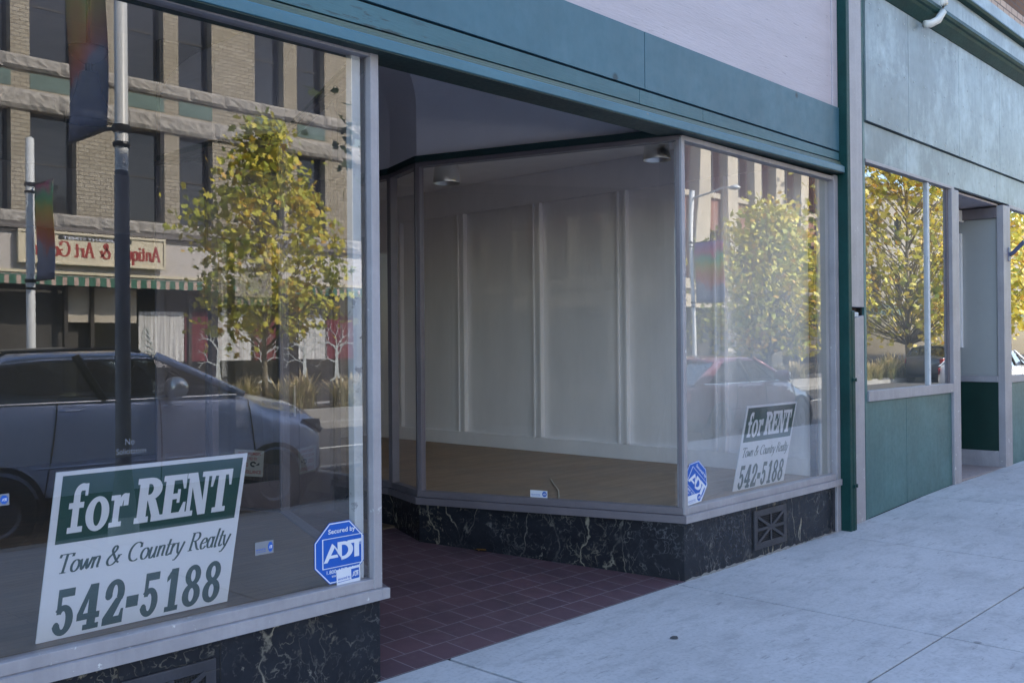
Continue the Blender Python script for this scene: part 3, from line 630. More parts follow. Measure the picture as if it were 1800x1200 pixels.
MB().box(-6, 7.6, 9, 9.1, 3.1, 3.9).build('back_wall', M['white_in'], SB)
MB().box(-1.45, -1.3, .1, 9, 0, 3.9).build('side_wall', M['olive_in'], SB)
MB().box(-14, 7.7, .12, 9.1, 6.8, 6.9).build('roof', M['stone_dk'], SB)
MB().box(-14, 7.7, 9.12, 9.25, -.1, 6.9).build('rear_wall', M['brown_brick'], SB)
MB().box(-14.1, -14, 0, 9.2, -.1, 6.9).build('end_wall', M['brown_brick'], SB)

mf = MB(); r = random.Random(4); N_ = 70; vs = []; fs = []
for i in range(N_ + 1):
    x = 5.40 + 2.3 * i / N_; wv = r.uniform(.006, .02); hv = r.uniform(.003, .018)
    vs += [(x, -.001, gz(x) + hv), (x, -.006, gz(x) + hv * .8), (x, -wv, gz(x) - .004)]
for i in range(N_):
    for j in (0, 1): fs.append((3 * i + j, 3 * i + 3 + j, 3 * i + 4 + j, 3 * i + 1 + j)[::-1])
mf.add(vs, fs); mf.build('mortar_fillet', M['mortar'], SB, smooth=True)
# ------------------------------------------------------------------ neighbouring building
NB = empty('neighbouring_building', (10, 0, 0), 'adjoining weathered grey teal shopfront with panelled upper band, green gutter and narrow doorway', 'building')
def fpanel(x0, x1, z0, z1, y, m, name='panel', zl=None, zr=None):
    b = MB(); zl = z0 if zl is None else zl; zr = z0 if zr is None else zr
    b.add([(x0, y, zl), (x1, y, zr), (x1, y + .04, zr), (x0, y + .04, zl), (x0, y, z1), (x1, y, z1), (x1, y + .04, z1), (x0, y + .04, z1)],
          [(3, 2, 1, 0), (4, 5, 6, 7), (0, 1, 5, 4), (1, 2, 6, 5), (2, 3, 7, 6), (3, 0, 4, 7)])
    return b.build(name, m, NB, bevel=.002)
MB().box(7.77, 8.20, -.015, .1, 1.868, 4.66).build('corner_board', M['mauve'], NB, bevel=.004)
hb = MB(); hb.add([(7.80, -.015, -.02), (8.195, -.015, -.02), (8.195, .1, -.02), (7.80, .1, -.02), (7.80, -.015, 1.74), (8.195, -.015, 1.80), (8.195, .1, 1.80), (7.80, .1, 1.74)], [(3, 2, 1, 0), (4, 5, 6, 7), (0, 1, 5, 4), (1, 2, 6, 5), (2, 3, 7, 6), (3, 0, 4, 7)])
hb.build('corner_board', M['mauve'], NB, bevel=.004)
MB().box(7.82, 8.19, .05, .09, 1.7, 1.9).build('rusted_gap', M['rust'], NB)
MB().box(7.9, 8.1, -.012, .04, 1.78, 1.825).build('torn_flap', M['sash'], NB, bevel=.01)
MB().box(8.20, 8.226, .015, .1, -.02, 4.66).build('dark_joint', M['black_gap'], NB)
MB().box(8.226, 8.27, -.006, .1, .0, 4.64).build('edge_strip', M['teal_low'], NB, bevel=.002)
MB().box(8.23, 10.54, .035, .10, 0, 1.1).build('dark_backing', M['black_gap'], NB)
MB().box(8.23, 30, .045, .14, 3.16, 5.5).build('dark_backing', M['black_gap'], NB)
fpanel(8.272, 9.146, 0, 1.044, .0, M['teal_low'], zl=gz(8.27) + .002, zr=gz(9.15) + .002)
fpanel(9.150, 10.335, 0, 1.044, .0, M['teal_low'], zl=gz(9.15) + .002, zr=gz(10.3) + .002)
MB().box(8.272, 10.36, -.022, .05, 1.047, 1.140).build('sill_rail', M['mauve'], NB, bevel=.003)
MB().box(8.272, 10.45, -.014, .05, 3.142, 3.172).build('head_rail', M['mauve'], NB, bevel=.003)
MB().box(10.34, 10.545, -.024, .05, .07, 3.141).build('door_post', M['mauve'], NB, bevel=.004)
MB().box(10.29, 10.34, .012, .05, 1.14, 3.141).build('pane_stop', M['mauve_dim'], NB)
wnd = MB().box(9.735, 9.785, .0, .045, 1.14, 3.141).build('shop_window', M['sash'], NB, bevel=.003)
MB().quad((8.27, .022, 1.13), (9.735, .022, 1.13), (9.735, .022, 3.15), (8.27, .022, 3.15)).build('pane', M['glass_n'], wnd)
MB().quad((9.785, .022, 1.13), (10.34, .022, 1.13), (10.34, .022, 3.15), (9.785, .022, 3.15)).build('pane', M['glass_n'], wnd)
xs_low = [8.272, 9.218, 11.868, 14.4, 17, 20]
for a, b in zip(xs_low[:-1], xs_low[1:]): fpanel(a, b - .004, 3.175, 3.494, .0, M['teal_panel'], 'transom_panel')
xs_up = [8.272, 9.235, 10.592, 11.92, 13.25, 14.6, 15.9, 17.2, 18.5, 20]
for a, b in zip(xs_up[:-1], xs_up[1:]): fpanel(a, b - .004, 3.506, 4.68, -.022, M['teal_panel'], 'upper_panel')
hem = MB()
for a, b in zip(xs_up[:-1], xs_up[1:]):
    for k in range(5):
        x = a + (b - a) * (k + .5) / 5
        for z in (3.56, 4.05, 4.55): hem.tube([(x, -.022, z), (x, -.026, z)], .006, 6)
tag(hem.build('panel_rivets', M['sash'], NB), kind='stuff')
# cornice: dark green gutter, pale boards, second moulding, parapet brick
gp = [(.1, 4.665), (-.03, 4.665), (-.10, 4.74), (-.115, 4.765), (-.135, 4.775), (-.15, 4.80), (-.145, 4.835), (-.12, 4.85), (-.12, 4.865), (.1, 4.865)]
MB().extr(gp[::-1], 8.2, 20).build('gutter', M['dark_green'], NB, bevel=.003)
MB().box(8.2, 20, -.075, .1, 4.866, 5.09).build('cornice_board', M['teal_panel'], NB, bevel=.002)
gp2 = [(.1, 5.091), (-.085, 5.091), (-.12, 5.105), (-.135, 5.13), (-.125, 5.155), (-.10, 5.165), (.1, 5.165)]
MB().extr(gp2[::-1], 8.2, 20).build('cornice_moulding', M['dark_green'], NB, bevel=.002)
MB().box(8.2, 20, -.07, .1, 5.166, 5.345).build('cornice_board', M['teal_panel'], NB, bevel=.002)
MB().box(7.8, 30, -.03, .1, 5.346, 5.515).build('parapet_course', M['tile_brick'], NB)
MB().box(7.8, 30, -.02, .1, 5.516, 5.86).build('parapet_wall', M['brown_brick'], NB)
MB().box(20, 30, 0, .12, 3.51, 5.345).build('parapet_wall', M['brown_brick'], NB)
el = MB().tube([(9.79, -.165, 5.6), (9.775, -.168, 5.0), (9.765, -.17, 4.86), (9.74, -.165, 4.78), (9.68, -.14, 4.69), (9.60, -.10, 4.645), (9.53, -.07, 4.63)], .038, 10)
el.build('downspout', M['white_plastic'], NB, smooth=True)
# doorway
MB().box(10.5, 10.54, .05, 1.1, .05, 3.15).build('doorway_wall', M['grey_in'], NB)
dw = MB(); dw.box(12.002, 12.06, .05, 1.3, .30, 1.094); dw.build('doorway_wall', M['deep_green'], NB)
MB().box(11.985, 12.06, .05, 1.3, 1.096, 1.168).build('doorway_trim', M['mauve'], NB, bevel=.003)
MB().box(11.992, 12.06, .05, 1.3, .10, .298).build('skirting', M['mauve'], NB, bevel=.003)
MB().box(12.03, 12.06, .05, 1.3, 1.169, 3.0).build('doorway_wall', M['grey_in'], NB)
MB().box(11.98, 12.0295, .44, .50, 1.5, 2.85).build('doorway_trim', M['white_in'], NB)
MB().box(11.975, 12.06, .05, .42, 3.0, 3.12).build('doorway_header', M['mauve_dim'], NB)
MB().box(11.8, 12.06, .42, .62, 2.98, 3.12).build('doorway_header', M['white_in'], NB, bevel=.01)
MB().box(10.5, 12.06, .05, 1.3, 3.141, 3.16).build('doorway_soffit', M['lavender'], NB)
MB().box(10.54, 12.06, 1.3, 1.35, .1, 3.14).build('doorway_door', M['deep_green'], NB)
MB().box(10.5, 12.0, .0, 1.35, .05, .118).build('doorway_floor', M['concrete2'], NB, bevel=.006)
MB().box(12.0, 12.255, -.024, .05, .10, 3.141).build('door_post', M['mauve'], NB, bevel=.004)
MB().box(12.256, 20, -.02, .05, 1.085, 1.165).build('sill_rail', M['mauve'], NB, bevel=.003)
MB().box(12.256, 20, -.014, .05, 3.13, 3.172).build('head_rail', M['mauve'], NB, bevel=.003)
fpanel(12.258, 14.3, .10, 1.082, .0, M['teal_low']); fpanel(14.304, 20, .10, 1.082, .0, M['teal_low'])
w2 = MB().box(14.3, 14.36, 0, .045, 1.165, 3.131).build('shop_window', M['sash'], NB, bevel=.003)
MB().quad((12.255, .022, 1.16), (14.3, .022, 1.16), (14.3, .022, 3.14), (12.255, .022, 3.14)).build('pane', M['glass_n'], w2)
MB().quad((14.36, .022, 1.16), (20, .022, 1.16), (20, .022, 3.14), (14.36, .022, 3.14)).build('pane', M['glass_n'], w2)
MB().box(20, 30, 0, .2, 0, 3.51).build('street_wall', M['brown_brick'], NB)
ib = MB(); ib.box(8.23, 10.5, 3.0, 3.05, 0, 3.2); ib.box(12.1, 20, 3.0, 3.05, 0, 3.2); ib.box(8.23, 20, .15, 3.0, 3.2, 3.25); ib.box(8.23, 10.5, .11, 3.0, .9, 1.0); ib.box(12.1, 20, .11, 3, .9, 1.0); ib.box(8.15, 8.23, .1, 3, 0, 3.2)
ib.build('interior_wall', M['dark_in'], NB)
MB().box(7.75, 30, .12, 9, 5.72, 5.80).build('roof', M['stone_dk'], NB)
MB().box(7.75, 30, 9, 9.2, 0, 5.8).box(29.8, 30, .2, 9, 0, 5.7).build('rear_wall', M['brown_brick'], NB)

# ------------------------------------------------------------------ signs, stickers and small things at the shopfront
def rent_sign(bl, br, tl, label):
    bl, br, tl = Vector(bl), Vector(br), Vector(tl)
    U = br - bl; V = tl - bl; Nn = U.cross(V).normalized()          # U x V points to the street
    root = empty('rent_sign', bl, label, 'sign', 'for rent signs')
    def pt(u, v, d=0): return bl + U * u + V * v + Nn * d
    b = MB(); c = [pt(0, 0), pt(1, 0), pt(1, 1), pt(0, 1)]
    b.add([q + Nn * .0 for q in c] + [q - Nn * .006 for q in c], [(0, 1, 2, 3), (7, 6, 5, 4), (0, 4, 5, 1), (1, 5, 6, 2), (2, 6, 7, 3), (3, 7, 4, 0)])
    b.build('board', M['sign_white'], root)
    hp = [pt(.032, .576, .0008), pt(.972, .574, .0008), pt(.976, .975, .0008), pt(.032, .976, .0008)]
    b = MB(); b.add(hp, [(0, 1, 2, 3)]); b.build('header_panel', M['sign_green'], root)
    L = Lettering(lambda u, v, d: pt(u, v, .0010 + d))
    for ch, a, b_, v0, v1 in (('f', .076, .162, .633, .922), ('o', .160, .274, .624, .833), ('r', .278, .366, .632, .832)): L.slab(ch, a, b_, v0, v1)
    for ch, a, b_ in (('R', .405, .550), ('E', .540, .672), ('N', .668, .806), ('T', .806, .926)): L.slab(ch, a, b_, .632, .909)
    L.build('lettering', M['sign_white'], root)
    L = Lettering(lambda u, v, d: pt(u, v, .0006 + d))
    L.serif('Town & Country Realty', .045, .958, .398, .515, .15, .05, slant=.22)
    L.build('lettering', M['ink'], root)
    L = Lettering(lambda u, v, d: pt(u, v, .0006 + d))
    for ch, a, b_ in (('5', .068, .160), ('4', .178, .288), ('2', .306, .408), ('-', .420, .482), ('5', .500, .588), ('1', .628, .704), ('8', .726, .822), ('8', .842, .938)): L.slab(ch, a, b_, .022, .300)
    L.build('lettering', M['ink'], root)
    return root
rent_sign((1.372, .150, .478), (2.150, .150, .482), (1.402, .030, 1.112), 'large white and green for rent sign leaning inside the big left shop window')
rent_sign((6.268, .150, .470), (7.046, .155, .470), (6.285, .035, 1.105), 'for rent sign leaning inside the right corner window above the marble vent')

def decal(name, label, cat, place, build, group=None, org=(0, 0, 0)):
    root = empty(name, org, label, cat, group); build(root, place); return root
def front_place(x, z, rot=0.0, y=.0195):
    c, s = math.cos(rot), math.sin(rot)
    return lambda u, v, d=0: Vector((x + u * c - v * s, y - d, z + u * s + v * c))
def octo(s, k=.414): h = s / 2; q = h * k; return [(-q, -h), (q, -h), (h, -q), (h, q), (q, h), (-q, h), (-h, q), (-h, -q)]
def flat(name, pts, place, d, mat, parent, th=.0004):
    b = MB(); f = [place(u, v, d) for u, v in pts]; k = [place(u, v, d - th) for u, v in pts]; n = len(pts)
    b.add(f + k, [tuple(range(n)), tuple(range(n, 2 * n))[::-1]] + [(i, n + i, n + (i + 1) % n, (i + 1) % n) for i in range(n)])
    return b.build(name, mat, parent)
def outline(L, pts, w):
    n = len(pts); cx = sum(p[0] for p in pts) / n; cy = sum(p[1] for p in pts) / n
    k = 1 - w; inn = [(cx + (p[0] - cx) * k, cy + (p[1] - cy) * k) for p in pts]
    L.poly([[pts[i], pts[(i + 1) % n], inn[(i + 1) % n], inn[i]] for i in range(n)])
def mark(L, u0, v0, w, h):   # the three block letters of the security sticker
    f = lambda p: (u0 + p[0] * w, v0 + p[1] * h)
    for sh in ([(0, 0), (.10, 0), (.30, .80), (.22, .98)], [(.22, .98), (.30, .80), (.36, .62), (.47, 0), (.48, 0)], [(.10, .20), (.38, .20), (.35, .36), (.16, .36)], [(.36, 1), (.47, 1), (.47, .1), (.36, .42)]): L.poly([sh], f)
    L.poly([[(.36, .99), (.56, .99), (.56, .82), (.36, .82)]], f)
    L.shapes([ring(.50, .52, .27, .48, .14, .30, -100, 90, 14)], f)
    L.poly([[(.62, 1), (1.0, 1), (1.0, .82), (.62, .82)]], f); L.poly([[(.80, .9), (.93, .9), (.93, .06), (.80, .06)]], f)
def small_label(root, place, w, h, square=True, dim=False):
    flat('label_card', [(0, 0), (w, 0), (w, h), (0, h)], place, .0006, M['st_grey' if dim else 'st_white'], root)
    L = Lettering(lambda u, v, d: place(u, v, .0008 + d))
    if square: L.poly([[(w * .62, h * .2), (w * .96, h * .2), (w * .96, h * .85), (w * .62, h * .85)]])
    else: L.poly([[(w * .83 + w * .14 * math.cos(R_(a)), h * .5 + h * .40 * math.sin(R_(a))) for a in range(22, 382, 45)]])
    L.font('secured by', w * .05, w * .58, h * .28, h * .50, .012)
    L.poly([[(w * .05, h * .2), (w * .58, h * .2), (w * .58, h * .23), (w * .05, h * .23)]])
    L.build('printing', M['st_blue'], root)
    L = Lettering(lambda u, v, d: place(u, v, .0022 + d))
    if square: mark(L, w * .65, h * .34, w * .28, h * .36)
    else: mark(L, w * .745, h * .36, w * .17, h * .26)
    L.build('printing', M['st_white'], root)
def octagon(root, place):
    s = .275
    flat('sticker_face', octo(s), place, .0, M['st_blue'], root)
    L = Lettering(lambda u, v, d: place(u, v, .0003 + d))
    outline(L, octo(s * .975), .035)
    outline(L, [(-.095, -.067), (.128, -.067), (.128, .068), (-.095, .068)], .05)
    mark(L, -.088, -.040, .212, .085)
    L.font('Secured by', -.062, .088, .080, .108, .02); L.font('1.800 ADT ASAP', -.072, .108, -.092, -.075, .015); L.font('www', -.045, -.02, -.110, -.100, .01)
    L.font('R', .112, .120, .018, .028)
    L.build('printing', M['st_white'], root)
decal('security_sticker', 'blue octagonal security sticker at the lower corner of the large left window', 'sticker', front_place(2.640, .632, R_(0)), octagon, 'octagonal security stickers', (2.64, .02, .63))
decal('security_sticker', 'blue octagonal security sticker stuck askew by the corner post of the right window', 'sticker', front_place(5.572, .632, R_(-38)), octagon, 'octagonal security stickers', (5.57, .02, .63))
G_ = 'small white security labels'
decal('label_sticker', 'small white secured by label overlapping the large blue octagonal sticker', 'sticker', front_place(2.622, .480, R_(2), .0178), lambda r, p: small_label(r, p, .132, .072), G_, (2.62, .02, .48))
decal('label_sticker', 'small white label low on the left window between rent sign and blue octagon', 'sticker', front_place(2.205, .684, 0), lambda r, p: small_label(r, p, .09, .055, False, True), G_, (2.2, .02, .68))
decal('label_sticker', 'small white label at the far left edge of the big window', 'sticker', front_place(1.14, 1.018, 0), lambda r, p: small_label(r, p, .098, .040, False, True), G_, (1.14, .02, 1.02))
decal('label_sticker', 'small white label under the askew blue octagonal sticker at the corner post', 'sticker', front_place(5.468, .486, R_(4), .0178), lambda r, p: small_label(r, p, .17, .062, False), G_, (5.47, .02, .48))
# on the slanting recess pane
da = Vector((R1[0] - R0[0], R1[1] - R0[1])).normalized(); dnn = Vector((-da.y, da.x))
def diag_place(s0, z):   # u runs towards the street
    def f(u, v, d=0):
        p = Vector(R0) + da * (s0 - u) + dnn * (-.020 + d); return Vector((p.x, p.y, z + v))
    return f
decal('label_sticker', 'small white label at the bottom of the slanting recess window', 'sticker', diag_place(1.120, .487), lambda r, p: small_label(r, p, .132, .050, False), G_, (5.06, 1.06, .48))
def nosol(root, place):
    L = Lettering(lambda u, v, d: place(u, v, .0002 + d))
    L.font('No', .035, .070, .035, .058); L.font('Solicitation', 0, .115, 0, .022); L.build('lettering', M['st_grey'], root)
decal('window_lettering', 'pale no solicitation lettering on the left shop window above the rent sign', 'lettering', front_place(1.617, 1.158), nosol, None, (1.62, .02, 1.16))
def placard(root, place):
    flat('card', [(0, 0), (.20, .0), (.215, .165), (-.003, .17)], place, 0, M['st_cream'], root, .002)
    L = Lettering(lambda u, v, d: place(u, v, .0004 + d))
    L.font('THESE PREMISES', .025, .19, .135, .153, .02); L.font('PROTECTED BY', .025, .165, .104, .122, .02); L.font('VIDEO', .025, .098, .062, .088, .02); L.font('SURVEILLANCE', .025, .19, .018, .040, .02)
    L.build('lettering', M['st_red'], root)
    L = Lettering(lambda u, v, d: place(u, v, .0004 + d)); L.shapes([ring(.135, .078, .024, .018, .012, .008, 20, 300, 10)], lambda p: p); L.poly([[(.15, .07), (.18, .09), (.18, .074)]]); L.build('camera_mark', M['sign_black'], root)
da2 = (Vector(L1) - Vector(L0)).normalized()
# on the inside of the left slanting pane, seen through the big window
def lpane_place(u, v, d=0):
    a, b_ = Vector(L2), Vector(L1); e_ = (b_ - a).normalized(); w_ = Vector((e_.y, -e_.x)); p = a + e_ * (.205 + u * 1.12) + w_ * (.035 + d)
    return Vector((p.x, p.y, .70 + v * 1.05))
decal('warning_placard', 'cream video surveillance placard with red capitals, half behind the large rent sign', 'placard', lpane_place, placard, None, (3.5, 2.2, .8))
# lamps
def can_lamp(c, r, h, tilt, label):
    root = empty('can_lamp', c, label, 'lamp', 'display can lamps')
    b = MB(); b.lathe(c, [(.002, h), (r * .55, h), (r * .82, h * .98), (r, 0), (r * .985, -.004), (r * .95, 0), (r * .72, h * .78), (.002, h * .80)], 24)
    sh = b.build('lamp_shade', M['steel'], root, smooth=True)
    MB().tube([(c[0], c[1], c[2] + h), (c[0], c[1], 3.35)], .014).lathe((c[0], c[1], 3.315), [(.001, 0), (.05, 0), (.05, .026), (.001, .026)], 14).build('stem', M['white_plastic'], root)
    MB().lathe((c[0], c[1], c[2] + .05), [(.001, -.02), (.03, -.005), (.038, .03), (.02, .09), (.001, .1)], 12).build('bulb', M['sign_white'], root, smooth=True)
    root.rotation_euler = (0, 0, 0); return root
can_lamp((5.52, 2.40, 2.93), .118, .19, 0, 'spun metal can lamp at the far left of the display window ceiling')
can_lamp((6.02, .62, 2.945), .105, .17, 0, 'spun metal can lamp at the ceiling beside the right corner post')
pc = (2.15, 1.5, 0)
pn = empty('pendant_lamp', (2.15, 1.5, 3.0), 'grey bell shaped pendant lamp hanging inside the big left window', 'lamp')
MB().lathe(pc, [(.002, 3.045), (.03, 3.05), (.085, 3.09), (.10, 3.12), (.095, 3.13), (.002, 3.14)], 22).tube([(2.15, 1.5, 3.13), (2.15, 1.5, 3.88)], .012).build('canopy', M['mauve_dim'], pn, smooth=True)
MB().tube([(2.15, 1.5, 3.05), (2.15, 1.5, 3.0)], .018).build('loop', M['black_iron'], pn)
MB().lathe(pc, [(.002, 3.0), (.045, 3.0), (.055, 2.95), (.075, 2.87), (.105, 2.80), (.118, 2.745), (.112, 2.745), (.10, 2.79), (.05, 2.93), (.002, 2.97)], 24).build('bell_shade', M['alu'], pn, smooth=True)
# flagpole bracket
fb = empty('flagpole_bracket', (12.2, -.024, 2.6), 'blue grey metal flagpole bracket on the far door post', 'bracket')
MB().box(12.15, 12.23, -.034, -.025, 2.50, 2.66).build('base_plate', M['blue_metal'], fb, bevel=.003)
MB().tube([(12.19, -.03, 2.575), (12.19, -.075, 2.60), (12.19, -.19, 2.72)], .024, 12).build('pole_socket', M['blue_metal'], fb, smooth=False)
# litter
lf = MB(); lp_ = [(0, -.05), (.02, -.02), (.055, -.03), (.03, .0), (.05, .03), (.015, .02), (0, .055), (-.015, .02), (-.05, .03), (-.03, 0), (-.055, -.03), (-.02, -.02)]
lf.add([(4.93 + x * 1.1, 1.43 + y * 1.1, .083 + .012 * abs(x) * 10 + .006) for x, y in lp_], [tuple(range(12))])
tag(lf.build('fallen_leaf', M['leaf_fallen'], org=(4.93, 1.43, .08)), 'brown fallen leaf on the tiles against the slanting marble base', 'leaf')
st = MB().tube([(5.90, 1.60, .480), (5.70, 1.40, .484), (5.46, 1.14, .482), (5.22, .93, .480)], .0045, 5)
tag(st.build('straw', M['straw'], org=(5.5, 1.2, .48)), 'thin pale straw lying on the wooden display floor', 'straw')
gs = MB(); gs.add([(4.32 + .035 * math.cos(R_(a)) * (1 + .35 * math.sin(2.3 * a)), -.64 + .022 * math.sin(R_(a)) * (1 + .3 * math.cos(1.7 * a)), .002) for a in range(0, 360, 30)], [tuple(range(12))])
tag(gs.build('gum_spot', M['asphalt'], org=(4.32, -.64, 0)), 'dark flattened gum spot on the pavement in front of the tiled entry', 'gum')

# ================================================================== across the street (seen mirrored in the shop glass)
struct(MB().box(-60, 90, -20.2, -13.45, -.19, .0).build('far_sidewalk', M['concrete']))
struct(MB().box(-60, 90, -13.45, -13.3, -.19, .004).build('kerb_far', M['kerb'], bevel=.015))
FY = -20.0
def front_wall(mb, x0, x1, z0, z1, openings, y, depth):
    """wall face at y (facing +y) with reveals going back to y-depth round every opening"""
    xs = sorted({x0, x1} | {v for o in openings for v in o[:2]}); zs = sorted({z0, z1} | {v for o in openings for v in o[2:]})
    def hole(a, b): return any(o[0] - 1e-6 <= a and b[0] <= o[1] + 1e-6 and o[2] - 1e-6 <= b[1] and b[2] <= o[3] + 1e-6 for o in openings)
    for i in range(len(xs) - 1):
        for j in range(len(zs) - 1):
            a, b, c, d = xs[i], xs[i + 1], zs[j], zs[j + 1]
            if any(o[0] <= a + 1e-6 and b <= o[1] + 1e-6 and o[2] <= c + 1e-6 and d <= o[3] + 1e-6 for o in openings): continue
            mb.quad((b, y, c), (a, y, c), (a, y, d), (b, y, d))
    for a, b, c, d in openings:
        k = y - depth
        mb.quad((a, y, c), (a, k, c), (a, k, d), (a, y, d)); mb.quad((b, k, c), (b, y, c), (b, y, d), (b, k, d))
        mb.quad((a, k, c), (a, y, c), (b, y, c), (b, k, c)); mb.quad((a, y, d), (a, k, d), (b, k, d), (b, y, d))
def rough_course(mb, x0, x1, y, z0, z1, proj, seed, blk=1.4):
    r = random.Random(seed); x = x0
    while x < x1 - .01:
        w = min(blk * r.uniform(.7, 1.3), x1 - x); nx = max(3, int(w / .11)); nz = 5
        vs = []; fs = []
        for i in range(nx + 1):
            for j in range(nz + 1):
                edge = i in (0, nx) or j in (0, nz)
                vs.append((x + w * i / nx + (0 if edge else r.uniform(-.012, .012)), y + (proj * .55 if edge else proj * r.uniform(.9, 1.22)), z0 + (z1 - z0) * j / nz))
        for i in range(nx):
            for j in range(nz):
                a = i * (nz + 1) + j; fs.append((a + nz + 1, a, a + 1, a + nz + 2))
        k = len(vs); vs += [(x, y, z0), (x + w, y, z0), (x + w, y, z1), (x, y, z1)]
        bl = [i * (nz + 1) for i in range(nx + 1)]; tl = [i * (nz + 1) + nz for i in range(nx + 1)]
        fs.append(tuple(bl) + (k + 1, k)); fs.append(tuple(tl[::-1]) + (k + 3, k + 2))
        fs.append(tuple(range(0, nz + 1))[::-1] + (k, k + 3)); fs.append(tuple(range(nx * (nz + 1), nx * (nz + 1) + nz + 1)) + (k + 2, k + 1))
        mb.add(vs, fs); x += w
BB = empty('brick_building', (9, FY, 0), 'three storey tan brick block with rough stone belts and dark paired windows', 'building')
pairs = [(7.05, 8.24, 8.66, 9.70), (10.70, 11.93, 12.35, 13.32), (14.62, 15.55, 16.0, 16.98), (18.0, 19.0, 19.42, 20.4), (21.6, 22.7, 23.1, 24.2), (3.3, 4.4, 4.8, 5.9), (-.4, .7, 1.1, 2.2), (-4.1, -3.0, -2.6, -1.5)]
wins = [(a, b) for p in pairs for a, b in ((p[0], p[1]), (p[2], p[3]))]
ops = []
for a, b in wins: ops += [(a, b, 4.82, 7.16), (a, b, 8.42, 11.0), (a, b, 11.9, 13.6)]
w = MB(); front_wall(w, -6, 25, 4.6, 14.4, ops, FY, .32); w.build('wall', M['tan_brick'], BB)
MB().box(-6, 25, -32, FY - .34, 0, 14.35).build('back_mass', M['dark_in'], BB)
MB().box(-6, 25, FY - .32, FY + .35, 14.4, 14.9).build('cornice', M['cornice_dk'], BB)
b = MB(); rough_course(b, -6, 25, FY, 4.50, 4.81, .10, 1); rough_course(b, -6, 25, FY, 7.17, 7.62, .11, 2, 2.1); rough_course(b, -6, 25, FY, 8.08, 8.41, .12, 3); rough_course(b, -6, 25, FY, 11.02, 11.35, .11, 4)
b.build('stone_belt', M['rough_stone'], BB)
for a, c in wins:
    MB().box(a, c, FY - .06, FY + .012, 7.68, 8.03).build('spandrel_panel', M['copper'], BB)
    for z0, z1 in ((4.82, 7.16), (8.42, 11.0), (11.9, 13.6)):
        f = MB(); f.box(a, a + .06, FY - .31, FY - .25, z0, z1); f.box(c - .06, c, FY - .31, FY - .25, z0, z1); f.box(a + .06, c - .06, FY - .31, FY - .25, z1 - .07, z1); f.box(a + .06, c - .06, FY - .31, FY - .25, z0, z0 + .07); f.box(a + .06, c - .06, FY - .305, FY - .27, (z0 + z1) / 2 - .025, (z0 + z1) / 2 + .025)
        fr = f.build('window', M['wall_dark'], BB)
        MB().quad((c, FY - .29, z0), (a, FY - .29, z0), (a, FY - .29, z1), (c, FY - .29, z1)).build('pane', M['dark_glass'], fr)
MB().box(-6, 25, FY - .3, FY + .16, 4.40, 4.495).box(-6, 25, FY - .3, FY + .10, 4.33, 4.398).build('shop_cornice', M['cornice_dk'], BB)
MB().box(-6, 25, FY - .3, FY + .03, 3.46, 4.328).build('shop_fascia', M['fascia_w'], BB)
MB().box(-6, 25, FY - .3, FY + .07, 3.39, 3.455).build('fascia_ledge', M['cream'], BB)
# shopfront bays
MB().box(-6, 25, FY - .3, FY - .02, .0, .58).build('stall_riser', M['wall_dark'], BB)
for a, b_ in ((-6, 7.6), (10.1, 12.6), (12.68, 15.4), (15.5, 18.1), (18.2, 21.4), (21.5, 25)):
    MB().quad((b_, FY - .10, .58), (a, FY - .10, .58), (a, FY - .10, 3.39), (b_, FY - .10, 3.39)).build('shop_glass', M['shop_dark'], BB)
for x in (7.6, 9.4, 10.02, 12.6, 15.4, 18.1, 21.4): MB().box(x, x + .09, FY - .14, FY - .01, .0, 3.38).build('mullion', M['wall_dark'], BB)
MB().box(7.7, 9.4, FY - 1.2, FY - 1.1, 0, 3.39).build('shop_door', M['dark_green'], BB)
MB().box(8.9, 9.4, FY - .9, FY - .8, 0, 3.39).build('door_case', M['wall_brown'], BB)
MB().box(9.5, 11.2, FY - .095, FY - .085, 2.25, 3.1).build('transom_sign', M['stone'], BB)
for a, b_, m in ((11.25, 12.5, 'cur_white'), (12.52, 13.2, 'cur_red'), (13.5, 14.5, 'cur_white'), (14.6, 15.3, 'cur_red'), (16.05, 17.0, 'cur_white'), (17.05, 18.05, 'cur_red'), (20, 21, 'cur_red')):
    c = MB(); n = max(8, int((b_ - a) * 24)); vs = []; fs = []
    for i in range(n + 1):
        for z in (1.25, 2.55): vs.append((a + (b_ - a) * i / n, FY - .088 + .012 * math.sin(i * 1.9) * (1 if z < 2 else .6), z))
    for i in range(n): fs.append((2 * i + 2, 2 * i, 2 * i + 1, 2 * i + 3))
    c.add(vs, fs); c.build('curtain', M[m], BB, smooth=True)
# winter trees painted in white on the shop glass
def painted_tree(x, z, h, seed):
    r = random.Random(seed); L = Lettering(lambda u, v, d: Vector((x - u, FY - .070 + d, z + v)), .0006)
    def br(p, a, l, w, k):
        q = (p[0] + l * math.sin(a), p[1] + l * math.cos(a)); m_ = ((p[0] + q[0]) / 2 + r.uniform(-.04, .04) * l * 3, (p[1] + q[1]) / 2)
        L.shapes([ribbon([p, m_, q], w, w * .8)], lambda t: t)
        if k: 
            for s in (-1, 1): br(q, a + s * r.uniform(.35, .9), l * r.uniform(.5, .72), w * .6, k - 1)
    L.shapes([ribbon([(-.25, 0), (-.06, .12), (-.01, .5), (0, h * .55)], .08, .05), ribbon([(.25, 0), (.06, .12), (.02, .5), (0, h * .55)], .08, .05)], lambda t: t)
    for i in range(7):
        zz = h * (.3 + .1 * i); s = -1 if i % 2 else 1
        br((0, min(zz, h * .55)) if zz < h * .55 else (0, h * .55), s * r.uniform(.5, 1.25) * (1 if i < 6 else .1), h * .2, .034, 3)
    L.build('painted_tree', M['frost'], BB)
